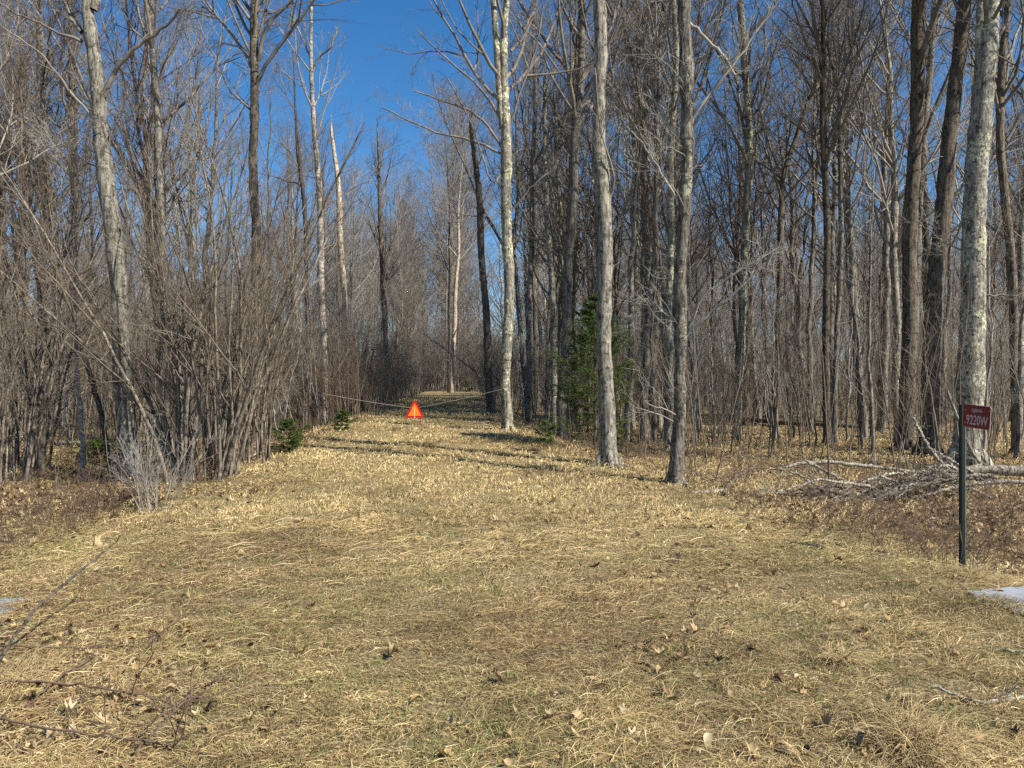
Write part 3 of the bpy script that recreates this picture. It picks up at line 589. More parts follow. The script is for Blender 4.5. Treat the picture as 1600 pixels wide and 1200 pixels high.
# ------------------------------------------------------------------ ground sheet
def ground():
    ys = np.concatenate([np.arange(-30, 0, 1.0), np.arange(0, 24, .12), np.arange(24, 70, .5), np.arange(70, 420, 6)])
    xs = np.concatenate([np.arange(-300, -40, 10), np.arange(-40, -12, .6), np.arange(-12, 12, .12), np.arange(12, 40, .6), np.arange(40, 301, 10)])
    X, Y = np.meshgrid(xs, ys); Z = H(X, Y)
    r = rs(9); Z += r.normal(0, .006, Z.shape) * (np.abs(X) < 12) * (Y < 24)
    V = np.stack([X, Y, Z], -1).reshape(-1, 3); a, b = len(ys), len(xs)
    i = (np.arange(a - 1)[:, None] * b + np.arange(b - 1)[None]).ravel(); Q = np.stack([i, i + 1, i + b + 1, i + b], 1)
    # red channel: how much this is mown lane, green: green grass patches
    lane = 1 - sstep((np.abs(X - cx(Y)) - hw(Y) + .3 + nfield(X, Y, 2.2, 61) * .5) / 1.0)
    cols = np.stack([lane, lane * 0, lane * 0], -1).reshape(-1, 3)
    m, nt, bs = mat('ground_mat', .95)
    at_ = nd(nt, 'ShaderNodeAttribute'); at_.attribute_name = 'Col'; sep = nd(nt, 'ShaderNodeSeparateColor'); nt.links.new(at_.outputs['Color'], sep.inputs[0])
    tc = nd(nt, 'ShaderNodeTexCoord'); v = tc.outputs['Object']
    n1 = noise(nt, v, 55, 8, .75); n2 = noise(nt, v, 1.1, 4, .6); n3 = noise(nt, v, 14, 6, .7); n4 = noise(nt, v, .55, 5, .7)
    straw = ramp(nt, n1.outputs['Fac'], [(.36, (.02, .014, .008)), (.46, (.13, .092, .045)), (.55, (.36, .28, .13)), (.66, (.66, .55, .30))])
    green = ramp(nt, n1.outputs['Fac'], [(.3, (.04, .045, .015)), (.6, (.20, .20, .08)), (.75, (.42, .37, .17))])
    gm = ramp(nt, n2.outputs['Fac'], [(.5, 0.0), (.72, .35)])
    lanec = mix(nt, gm.outputs['Color'], straw.outputs['Color'], green.outputs['Color'])
    brn = ramp(nt, n4.outputs['Fac'], [(.45, 0.0), (.7, .3)])
    lanec = mix(nt, brn.outputs['Color'], lanec, (.17, .115, .06))
    vo = nd(nt, 'ShaderNodeTexVoronoi'); vo.inputs['Scale'].default_value = 13; vo.inputs['Randomness'].default_value = 1
    nt.links.new(v, vo.inputs['Vector'])
    sv = nd(nt, 'ShaderNodeSeparateColor'); nt.links.new(vo.outputs['Color'], sv.inputs[0])
    leaf = ramp(nt, sv.outputs[0], [(0, (.06, .04, .022)), (.3, (.18, .115, .055)), (.55, (.30, .20, .10)), (.8, (.44, .33, .17)), (1, (.58, .47, .28))])
    litter = mix(nt, ramp(nt, n3.outputs['Fac'], [(.35, .1), (.65, .8)]).outputs['Color'], (.10, .07, .04), leaf.outputs['Color'])
    litter = mix(nt, ramp(nt, n2.outputs['Fac'], [(.42, 0.0), (.6, .85)]).outputs['Color'], litter, straw.outputs['Color'])
    col = mix(nt, sep.outputs[0], litter, lanec)
    nt.links.new(col, bs.inputs['Base Color'])
    bp = nd(nt, 'ShaderNodeBump'); bp.inputs['Strength'].default_value = .9; bp.inputs['Distance'].default_value = .035
    ad = nd(nt, 'ShaderNodeMath', operation='ADD'); nt.links.new(n1.outputs['Fac'], ad.inputs[0]); nt.links.new(n3.outputs['Fac'], ad.inputs[1])
    nt.links.new(ad.outputs[0], bp.inputs['Height']); nt.links.new(bp.outputs['Normal'], bs.inputs['Normal'])
    link('ground', rawmesh('ground', V, Q, m, cols), label='grassy lane and leaf strewn forest floor', kind='structure')
ground()

# ------------------------------------------------------------------ matted grass, leaves, litter (uncountable)
def lanemask(x, y): return 1 - sstep((np.abs(x - cx(y)) - hw(y) + .1 + .45 * nfield(x, y, 1.6, 71)) / 2.2)
def blades(n, yr, wid, ln, r, el=(4, 40), lane_only=None, anti=False):
    # density falls with distance: sample y with pdf ~ 1/y
    y = yr[0] * (yr[1] / yr[0]) ** r.rand(n); x = (r.uniform(-60, 1660, n) - 800) / F * y
    lm = lanemask(x, y)
    if lane_only is not None:
        keep = r.rand(n) < (lane_only + (1 - lane_only) * lm); x, y, lm = x[keep], y[keep], lm[keep]; n = len(x)
    if anti:
        keep = r.rand(n) > lm; x, y, lm = x[keep], y[keep], lm[keep]; n = len(x)
    # matted straw lies in swirls
    base = nfield(x, y, 1.3, 21) * 1.6
    az = base + r.normal(0, 1.0, n) + np.where(r.rand(n) < .35, r.uniform(-3, 3, n), 0)
    kp = r.rand(n) < np.clip(.68 + .42 * nfield(x, y, 8, 28) + .35 * nfield(x, y, 21, 32), .10, 1); x, y, lm, az = x[kp], y[kp], lm[kp], az[kp]; n = len(x)
    e = np.radians(r.uniform(el[0], el[1], n)); L = r.uniform(*ln, n) * (1 + .3 * nfield(x, y, 2, 22)); W = r.uniform(.6, 1.4, n) * wid * np.clip(y / 5, .9, 5)
    L = L * np.clip(y / 7, .8, 2.0)
    d = np.stack([np.cos(az) * np.cos(e), np.sin(az) * np.cos(e), np.sin(e)], 1)
    o = np.stack([x, y, H(x, y) + r.uniform(-.004, .02, n)], 1)
    s = unit(np.cross(d, np.array([[0, 0, 1.]]) + r.normal(0, .4, (n, 3)))) * W[:, None]
    mid = o + d * (L * .5)[:, None] + np.array([[0, 0, 1]]) * (L * .05)[:, None]
    end = o + d * L[:, None] * .97 - np.array([[0, 0, 1]]) * (np.sin(e) * L * .55)[:, None] + r.normal(0, .006, (n, 3))
    V = np.stack([o - s * .7, o + s * .7, mid - s, mid + s, end - s * .25, end + s * .25], 1)
    b = np.arange(n)[:, None] * 6; Q = np.concatenate([b + [0, 1, 3, 2], b + [2, 3, 5, 4]])
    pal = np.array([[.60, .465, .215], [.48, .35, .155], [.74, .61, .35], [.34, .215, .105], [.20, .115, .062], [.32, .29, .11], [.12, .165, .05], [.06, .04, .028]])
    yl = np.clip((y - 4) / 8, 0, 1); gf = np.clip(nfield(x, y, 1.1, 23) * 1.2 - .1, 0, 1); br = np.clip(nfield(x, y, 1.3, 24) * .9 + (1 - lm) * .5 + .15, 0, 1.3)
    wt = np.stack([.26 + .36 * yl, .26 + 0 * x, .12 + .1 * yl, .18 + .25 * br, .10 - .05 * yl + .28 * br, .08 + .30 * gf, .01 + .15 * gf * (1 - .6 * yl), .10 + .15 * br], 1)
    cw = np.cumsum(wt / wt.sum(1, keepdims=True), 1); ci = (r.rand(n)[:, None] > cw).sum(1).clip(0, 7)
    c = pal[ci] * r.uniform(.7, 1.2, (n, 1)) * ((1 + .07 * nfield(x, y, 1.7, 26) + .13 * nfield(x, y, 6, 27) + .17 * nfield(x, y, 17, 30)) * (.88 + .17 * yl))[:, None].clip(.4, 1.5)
    return V.reshape(-1, 3), Q, np.repeat(c, 6, 0)
M['grass'] = attrmat('dry_grass', .75, .15)
M['leafm'] = attrmat('dry_leaf', .7, .15)
def join(parts):
    off = 0; V, Q, C = [], [], []
    for v, q, c in parts: V.append(v); Q.append(q + off); C.append(c); off += len(v)
    return np.concatenate(V), np.concatenate(Q), np.concatenate(C)
r = rs(400)
def tufts(n, r):
    # clumps of short green and tan shoots standing in the mat
    y = 2.5 * (12 / 2.5) ** r.rand(n); x = (r.uniform(-60, 1660, n) - 800) / F * y
    k = nfield(x, y, 1.4, 81) > -.1; x, y = x[k], y[k]; n = len(x); m = 26
    gx = (x[:, None] + r.normal(0, .035, (n, m)) * r.uniform(.5, 1.6, (n, 1))).ravel(); gy = (y[:, None] + r.normal(0, .035, (n, m))).ravel(); N = len(gx)
    az = r.uniform(0, 6.28, N); e = np.radians(r.uniform(25, 80, N)); L = r.uniform(.02, .06, N) * np.repeat(r.uniform(.6, 1.5, n), m)
    d = np.stack([np.cos(az) * np.cos(e), np.sin(az) * np.cos(e), np.sin(e)], 1); o = np.stack([gx, gy, H(gx, gy)], 1); w = unit(np.cross(d, r.normal(size=(N, 3)))) * .0012 * np.clip(gy / 5, 1, 2)[:, None]
    mid = o + d * (L * .55)[:, None]; end = o + d * L[:, None] + np.stack([np.cos(az), np.sin(az), 0 * az - .5], 1) * (L * .25)[:, None]
    V = np.stack([o - w, o + w, mid - w, mid + w, end - w * .2, end + w * .2], 1); b = np.arange(N)[:, None] * 6
    g = np.repeat(r.rand(n), m)[:, None]; c = (np.array([[.10, .15, .035]]) * g + np.array([[.34, .30, .12]]) * (1 - g)) * r.uniform(.6, 1.3, (N, 1))
    return V.reshape(-1, 3), np.concatenate([b + [0, 1, 3, 2], b + [2, 3, 5, 4]]), np.repeat(c, 6, 0)
g = join([tufts(1500, r), blades(420000, (2.4, 9), .0012, (.02, .075), r, (3, 40)), blades(120000, (2.4, 8.5), .0013, (.09, .26), r, (1, 12)), blades(90000, (6, 20), .0013, (.08, .2), r, (4, 45), lane_only=1.0, anti=True), blades(380000, (8, 34), .0013, (.03, .07), r, (10, 60), lane_only=.75)])
link('dry_grass', rawmesh('dry_grass', *g[:2], M['grass'], g[2]), label='matted straw coloured grass covering the lane', cat='grass', kind='stuff')

def leaf_shape(kind):
    if kind == 0:    # lobed oak leaf outline
        pts = [(0, 0), (.10, .12), (.30, .10), (.16, .26), (.42, .36), (.20, .46), (.40, .66), (.16, .70), (.10, .88), (0, 1)]
    elif kind == 1:  # maple-like
        pts = [(0, 0), (.28, -.02), (.22, .18), (.55, .28), (.34, .42), (.46, .70), (.2, .62), (.14, .8), (.06, .84), (0, 1)]
    else:
        pts = [(0, 0), (.12, .08), (.22, .25), (.27, .42), (.26, .58), (.2, .74), (.12, .86), (.07, .93), (.03, .97), (0, 1)]
    return np.array(pts)
def leaves(n, yr, r, size, edge=0.5, pxr=(-60, 1660), lift=.015, shape=None, density=None):
    y = yr[0] * (yr[1] / yr[0]) ** r.rand(n); x = (r.uniform(*pxr, n) - 800) / F * y
    lm = lanemask(x, y); keep = r.rand(n) < (1 - edge * lm) * np.clip(.55 + nfield(x, y, .9, 31), .15, 1); x, y = x[keep], y[keep]; n = len(x)
    Vs, Qs, Cs, off = [], [], [], 0
    kinds = r.randint(0, 3, n)
    for k in range(3):
        s = np.nonzero(kinds == k)[0]; m = len(s); sh = leaf_shape(k); K = len(sh)
        right, left = sh, sh * [-1, 1]; mid = np.stack([0 * sh[:, 0], sh[:, 1]], 1)
        L = r.uniform(*size, m); 
        def lift3(p, curl, side):
            X = p[None, :, 0] * L[:, None]; Yy = (p[None, :, 1] - .5) * L[:, None]
            Z = np.abs(X) * curl[:, None] + (Yy ** 2) / L[:, None] * side[:, None]
            return np.stack([X, Yy, Z], 2)
        cu, sd = r.uniform(-.4, 1.8, m), r.uniform(-1.5, 2.2, m)
        v = np.concatenate([lift3(right, cu, sd), lift3(mid, cu, sd), lift3(left, cu * r.uniform(.4, 1.2, m), sd)], 1)
        az, tx, ty = r.uniform(0, 6.28, m), r.normal(0, .28, m), r.normal(0, .28, m)
        ca, sa = np.cos(az)[:, None], np.sin(az)[:, None]
        z = v[..., 2] + v[..., 0] * tx[:, None] + v[..., 1] * ty[:, None]
        X = v[..., 0] * ca - v[..., 1] * sa; Yy = v[..., 0] * sa + v[..., 1] * ca
        z = z - z.min(1, keepdims=True) * .8
        v = np.stack([X + x[s][:, None], Yy + y[s][:, None], z + (H(x[s], y[s]) + lift * r.uniform(.3, 1.4, m))[:, None]], 2)
        j = np.arange(K - 1); q = np.concatenate([np.stack([j, j + 1, j + 1 + K, j + K], 1), np.stack([j + K, j + 1 + K, j + 1 + 2 * K, j + 2 * K], 1)])
        Q = (q[None] + (np.arange(m) * 3 * K)[:, None, None]).reshape(-1, 4) + off; off += m * 3 * K
        pal = np.array([[.54, .40, .21], [.38, .25, .125], [.55, .43, .25], [.22, .13, .07], [.46, .32, .15], [.10, .06, .035]])
        c = pal[r.choice(6, m, p=[.22, .24, .12, .20, .14, .08])] * r.uniform(.6, 1.0, (m, 1))
        Vs.append(v.reshape(-1, 3)); Qs.append(Q); cc = np.repeat(c, 3 * K, 0).reshape(m, 3 * K, 3) * r.uniform(.75, 1.2, (m, 3 * K, 1)); cc[:, K:2 * K] *= .8; Cs.append(cc.reshape(-1, 3))
    return np.concatenate(Vs), np.concatenate(Qs), np.concatenate(Cs)
g = join([leaves(3600, (2.5, 10), r, (.03, .075), .72, lift=.016), leaves(13000, (8, 26), r, (.045, .09), .93), leaves(700, (2.4, 5.0), r, (.03, .07), .2, pxr=(-60, 330), lift=.008), leaves(9000, (7, 18), r, (.05, .11), .95, pxr=(-80, 500)), leaves(6000, (7, 20), r, (.04, .09), .95, pxr=(980, 1680))])
link('fallen_leaves', rawmesh('fallen_leaves', *g[:2], M['leafm'], g[2], False), label='dead brown and tan leaves littering the ground', cat='leaves', kind='stuff')

def weeds():
    """dead weed and bramble stalks along both edges"""
    r = rs(500); n = 13000
    y = 6.5 * (30 / 6.5) ** r.rand(n); px = r.uniform(-60, 1660, n); x = (px - 800) / F * y
    off = np.abs(x - cx(y)) - hw(y); p = np.where(off > .1, np.clip(.5 + nfield(x, y, 1.0, 41) * .8 + .3 * (x < 0), .08, 1) * np.exp(-off / 7), 0)
    k = r.rand(n) < p; x, y = x[k], y[k]; n = len(x)
    h = r.uniform(.10, .62, n); P = np.zeros((n, 5, 3)); P[:, 0] = np.stack([x, y, H(x, y) - .02], 1)
    d = unit(np.stack([r.normal(0, .35, n), r.normal(0, .35, n), np.ones(n)], 1)); p_ = P[:, 0].copy()
    for i in range(1, 5):
        d = unit(d + r.normal(0, .16, (n, 3)) + [0, 0, -.06]); p_ = p_ + d * (h / 4)[:, None]; P[:, i] = p_
    R = np.tile(np.array([.0032, .0028, .0024, .002, .0016]), (n, 1)) * np.clip(y / 9, .8, 1.6)[:, None]
    A = grow((P, R, h), 4, (.2, 1), 40, lambda L, t, rr: L * .35, 3, r, wig=.15, lr=.006, tip=.0016)
    build('dead_weeds', [(P, R, 3), (A[0], A[1], 3)], M['twigr'], label='reddish dead weed stalks along the wood edges', cat='weeds', kind='stuff')
weeds()
def undergrowth():
    """the countless thin whips standing between the trees"""
    r = rs(520); n = 1400
    y = 10.5 * (44 / 10.5) ** (r.rand(n) ** .75); px = r.uniform(-60, 1660, n); x = (px - 800) / F * y
    off = np.abs(x - cx(y)) - hw(y); k = (off > 1.3) & (r.rand(n) < np.clip(.6 + nfield(x, y, .8, 51) * .7, .1, 1)); x, y, px, off = x[k], y[k], px[k], off[k]; n = len(x)
    h = r.uniform(1.0, 4.2, n) * np.clip(.35 + off / 4, .4, 1); m_ = 8; P = np.zeros((n, m_, 3)); P[:, 0] = np.stack([x, y, H(x, y) - .02], 1)
    d = unit(np.stack([r.normal(0, .12, n), r.normal(0, .12, n), np.ones(n)], 1)); p_ = P[:, 0].copy()
    for i in range(1, m_):
        d = unit(d + r.normal(0, .09, (n, 3)) + [0, 0, .05]); p_ = p_ + d * (h / (m_ - 1))[:, None]; P[:, i] = p_
    R = (h * .0042)[:, None] * np.linspace(1, .25, m_)[None]; R = np.maximum(R, .002)
    A = grow((P, R, h), 5, (.3, 1), 38, lambda L, t, rr: L * .26, 4, r, trop=.08, wig=.14, lr=.007, tip=.0018)
    B = grow(A, 2, (.2, 1), 38, lambda L, t, rr: L * .5, 3, r, wig=.15, lr=.007, tip=.0016)
    build('undergrowth', [(P, R, 4), (A[0], A[1], 3), (B[0], B[1], 3)], M['shrub'], label='thin bare whips and seedlings crowding the forest floor', cat='undergrowth', kind='stuff')
undergrowth()

# ------------------------------------------------------------------ fallen wood
def log(name, label, pts, m, seed, cat='branch', twigs=6, group=None, sides=9, ground_=True, depth=None, base=None):
    """pts: (px, py, width px, lift above ground); lies on the ground seen at those pixels"""
    r = rs(seed); W, R = [], []
    for (px, py, w, up) in pts:
        if depth is None:
            x, y = unproj(px, py + up / 1.0 if False else py)
        p = np.array([x, y, hz(x, y) + up + w / 2 / F * y * .8]); W.append(p); R.append(w / 2 / F * y)
    P, Rr, L = resample(W, R, 22); P[1:-1] += r.normal(0, min(.01, Rr[0] * .7), (20, 3)); Rr *= 1 + r.normal(0, .05, 22); Rr[-1] = .004
    org = P[0].copy(); org[2] = hz(org[0], org[1])
    tb = [(P[None], Rr[None], sides)]
    if twigs:
        o = empty(name, org, label, cat, group); build('stem', tb, M[m], o, org)
        A = grow((P[None], Rr[None], np.array([L])), twigs, (.2, 1), 42, lambda L_, t, rr: L_ * .22, 6, r, trop=.05, wig=.16, lr=.01, tip=.003)
        B = grow(A, 3, (.2, 1), 40, lambda L_, t, rr: L_ * .45, 4, r, wig=.18, lr=.01, tip=.0025)
        build('crown', [(A[0], A[1], 4), (B[0], B[1], 3)], M[m], o, org)
    else:
        build(name, tb, M[m], None, org, label, cat, group)
def limb3d(name, label, pts, m, seed, D0, twigs=6, cat='branch', sides=9):
    """pts: (px, py, width px, Y) in free space"""
    r = rs(seed); W = [at(a, b, d) for a, b, w, d in pts]; R = [w * .38 / F * d for a, b, w, d in pts]
    P, Rr, L = resample(W, R, 34); P[1:-1] += r.normal(0, min(.010, Rr[0] * .35), (32, 3)); Rr = Rr * (1 + .25 * np.sin(np.arange(34) * r.uniform(.5, 1.2)) ** 8); Rr *= 1 + r.normal(0, .07, 34); Rr[-1] = max(Rr[-1] * .3, .003)
    org = P[0].copy(); org[2] = hz(org[0], org[1])
    o = empty(name, org, label, cat); build('stem', [(P[None], Rr[None], sides)], M[m], o, org)
    if twigs:
        A = grow((P[None], Rr[None], np.array([L])), twigs, (.15, 1), 45, lambda L_, t, rr: L_ * .2, 6, r, trop=.04, wig=.18, lr=.01, tip=.003)
        B = grow(A, 3, (.2, 1), 42, lambda L_, t, rr: L_ * .45, 4, r, wig=.2, lr=.01, tip=.0025)
        build('crown', [(A[0], A[1], 4), (B[0], B[1], 3)], M[m], o, org)
# the big fallen crown beyond the sign
limb3d('fallen_log', 'thick grey fallen log running behind the sign post out of the picture', [(1680, 742, 22, 10.6), (1600, 737, 21, 10.7), (1545, 732, 18, 10.8), (1500, 736, 16, 10.8), (1450, 748, 14, 10.8), (1400, 758, 10, 10.9), (1350, 757, 8, 10.9), (1310, 764, 6, 10.9), (1280, 768, 4, 10.9)], 'deadwood', 81, 0, 8, 'log')
limb3d('fallen_branch', 'long pale fallen limb reaching farthest left from the fallen log', [(1480, 740, 7, 11.3), (1430, 738, 7, 11.4), (1370, 729, 7, 11.5), (1290, 722, 8, 11.6), (1250, 724, 7, 11.6), (1226, 730, 5, 11.6)], 'deadwood', 82, 0, 7)
limb3d('fallen_branch', 'pale fallen limb crossing diagonally between the two long limbs', [(1330, 757, 6, 10.9), (1300, 742, 6, 11.0), (1275, 728, 5, 11.1), (1255, 719, 3, 11.1)], 'deadwood', 83, 0, 4)
limb3d('fallen_branch', 'sun bleached fallen limb slanting down below the fallen log', [(1450, 752, 9, 10.5), (1420, 762, 8, 10.4), (1385, 775, 8, 10.3), (1355, 788, 7, 10.2), (1325, 793, 4, 10.2)], 'deadwood', 84, 0, 6)
limb3d('fallen_branch', 'lowest fallen limb slanting toward the grass', [(1370, 758, 7, 10.4), (1330, 776, 7, 10.2), (1300, 790, 7, 10.0), (1275, 802, 6, 9.8), (1245, 808, 4, 9.7)], 'deadwood', 85, 0, 8)
limb3d('fallen_branch', 'dark fallen limb lying on the leaves under the bleached limb', [(1420, 785, 7, 9.9), (1390, 805, 7, 9.6), (1350, 820, 6, 9.3), (1320, 828, 4, 9.2)], 'dark', 86, 0, 8)
limb3d('fallen_branch', 'upright broken limb leaning against the fallen log', [(1480, 732, 6, 11.0), (1460, 712, 7, 11.0), (1445, 690, 8, 11.0), (1437, 674, 7, 11.0), (1426, 652, 4, 11.0)], 'deadwood', 87, 0, 9)
limb3d('fallen_branch', 'broken limb slanting up behind the red sign', [(1532, 724, 6, 11.2), (1518, 705, 6, 11.2), (1507, 682, 6, 11.2), (1494, 650, 6, 11.2), (1484, 622, 5, 11.2), (1478, 603, 3, 11.2)], 'deadwood', 88, 0, 9)
limb3d('fallen_branch', 'thin pale fallen limb beneath the thick log end', [(1620, 755, 9, 10.0), (1560, 752, 8, 10.1), (1500, 760, 8, 10.2), (1450, 772, 6, 10.2), (1420, 780, 4, 10.2)], 'deadwood', 89, 0, 8)
_r = rs(700)
_adj = ['grey', 'pale', 'brown', 'forked', 'bleached', 'crooked', 'thin', 'lichen spotted']
_where = ['tangled in the brush pile near the sign post', 'tangled in the middle of the brush pile', 'sticking out at the tip of the brush pile']
for _i in range(36):
    u = _r.rand(); x1 = 1560 - 300 * u + _r.normal(0, 15); y1 = 748 + _r.normal(0, 13) + 16 * u; dx = _r.uniform(-150, -50); dy = _r.uniform(-42, 52); d_ = 10.6 - .4 * _r.rand()
    wd = _r.uniform(4, 8); q = [(x1 + dx * t, y1 + dy * t + 8 * math.sin(t * 5 + _i) - 10 * t * (1 - t), wd * (1 - .55 * t), d_ - .5 * t * (dy > 10)) for t in (0, .3, .6, 1)]
    limb3d('fallen_branch', _adj[_i % 8] + ' fallen branch ' + _where[0 if x1 > 1460 else 1 if x1 > 1330 else 2] + ('' if _i < 8 else ' low down' if _i < 16 else ' on top' if _i < 24 else ' at its rear' if _i < 32 else ' at its front'), q, 'deadwood' if _i % 5 else 'dark', 701 + _i, 0, 10)
log('fallen_branch', 'short pale log lying in the leaves right of the knotty trunk', [(1080, 771, 5, 0), (1105, 772, 6, 0), (1132, 769, 6, 0)], 'deadwood', 90, twigs=0)
log('fallen_branch', 'mossy pale log lying flat before the fallen crown', [(1180, 774, 7, 0), (1220, 774, 8, 0), (1260, 774, 8, 0), (1300, 776, 6, 0)], 'deadwood', 91, twigs=4)
log('fallen_branch', 'dark rotten branch propped up right of the knotty trunk', [(1130, 775, 7, 0), (1150, 752, 7, .05), (1182, 736, 6, .1)], 'dark', 92, twigs=5)
log('fallen_stick', 'bleached crooked stick lying in the grass near the lower right corner', [(1455, 1080, 4, .01), (1490, 1090, 5, .01), (1530, 1106, 6, .01), (1570, 1100, 6, .01), (1640, 1090, 6, .02)], 'deadwood', 93, twigs=3, sides=6)
log('fallen_stick', 'pale stick lying in long grass under the grey slab', [(1520, 1014, 4, .01), (1570, 1020, 5, .01), (1640, 1028, 4, .01)], 'deadwood', 94, twigs=0, sides=6)
log('fallen_log', 'dark mossy log lying under the leaning pale tree', [(165, 712, 12, .1), (185, 735, 12, .05), (215, 752, 12, 0)], 'dark', 95, twigs=5)
log('fallen_log', 'grey fallen log lying deep behind the white birch pole', [(60, 700, 6, .1), (110, 702, 7, .1), (175, 704, 7, .1), (240, 706, 5, .1)], 'deadwood', 96, twigs=8)
log('fallen_log', 'dark fallen trunk lying far back in the woods on the right', [(1120, 655, 6, .1), (1220, 668, 7, .1), (1330, 672, 7, .1), (1400, 676, 6, .1)], 'dark', 97, twigs=8)
log('fallen_branch', 'thin fallen branch beside the small round fir', [(370, 723, 3, 0), (400, 716, 4, .05), (430, 706, 4, .1)], 'twigp', 98, twigs=4)
limb3d('leaning_branch', 'bare branch leaning across the woods over the lane end', [(765, 605, 2, 34), (740, 578, 3, 34), (700, 548, 3.5, 34), (660, 520, 2, 34)], 'snag', 99, 0, 5)
# long thin stem rising from the bottom left corner
limb3d('bent_twig', 'long thin dark stem slanting up from the lower left corner', [(-4, 1040, 7, 3.9), (25, 990, 6.5, 4.1), (60, 945, 6, 4.3), (110, 905, 5, 4.6), (150, 872, 4, 4.9), (178, 850, 2.4, 5.1), (192, 834, 1.6, 5.2)], 'dark', 110, 0, 0, sides=7)
for i, (pts, lab) in enumerate([([(-30, 1075, 3.4, .03), (80, 1085, 3.4, .04), (180, 1100, 3, .05), (300, 1120, 2, .02)], 'reddish cane arching right from the lower left corner'),
                                ([(-20, 1130, 3.6, .02), (100, 1160, 3.4, .03), (200, 1170, 3, .03), (330, 1190, 2, .02)], 'lowest dry cane lying at the bottom edge'),
                                ([(-10, 1018, 2.6, .02), (80, 1020, 2.6, .02), (170, 1017, 2.2, .02), (260, 1020, 1.6, .02)], 'straight dry cane lying level above the leaf pile'),
                                ([(40, 1120, 3, .03), (100, 1070, 3, .04), (150, 1035, 2.4, .03)], 'short cane lying crosswise over the arching cane'),
                                ([(210, 1190, 3, .02), (290, 1110, 2.6, .03), (310, 1075, 2, .02)], 'dark twig pointing away from the bottom edge')]):
    log('dry_cane', lab, [(a, b, w_ * 1.15, u_ * 1.4) for a, b, w_, u_ in pts], 'twigr', 111 + i, twigs=7, sides=5, cat='cane')

# grass tussock, lower right, and a few pale clumps
def tussock(label, px, py, n, L, seed, spread=.22):
    r = rs(seed); x, y = unproj(px, py); org = np.array([x, y, hz(x, y)])
    az = r.uniform(0, 6.28, n); q = r.uniform(.6, 1.1, n) * L; P = np.zeros((n, 7, 3)); e0 = np.radians(r.uniform(25, 75, n))
    P[:, 0, :2] = r.normal(0, spread * .3, (n, 2)); d = np.stack([np.cos(az) * np.cos(e0), np.sin(az) * np.cos(e0), np.sin(e0)], 1); p = P[:, 0].copy()
    for i in range(1, 7):
        d = unit(d + [0, 0, -.30] + r.normal(0, .05, (n, 3))); p = p + d * (q / 6)[:, None]; p[:, 2] = np.maximum(p[:, 2], .006 + .03 * r.rand(n)); P[:, i] = p
    R = np.tile(np.linspace(.0017, .0006, 7), (n, 1)) * r.uniform(.5, 1.5, (n, 1))
    build('grass_tussock', [(P, R, 3)], M['straw'], None, (0, 0, 0), label, 'tussock').location = tuple(org)
M['straw'] = plain('straw', (.40, .30, .15), .75, .45, 9)
tussock('brown grass tussock flopped over near the bottom right', 1430, 1165, 650, .30, 121, .3)
tussock('pale grass tussock in the middle of the right hand grass', 1310, 1035, 160, .26, 122, .12)
tussock('brown grass tussock at the foot of the road sign', 1510, 905, 500, .26, 123)
tussock('long pale grass tussock at the bottom left beside the canes', 30, 1070, 300, .34, 124)

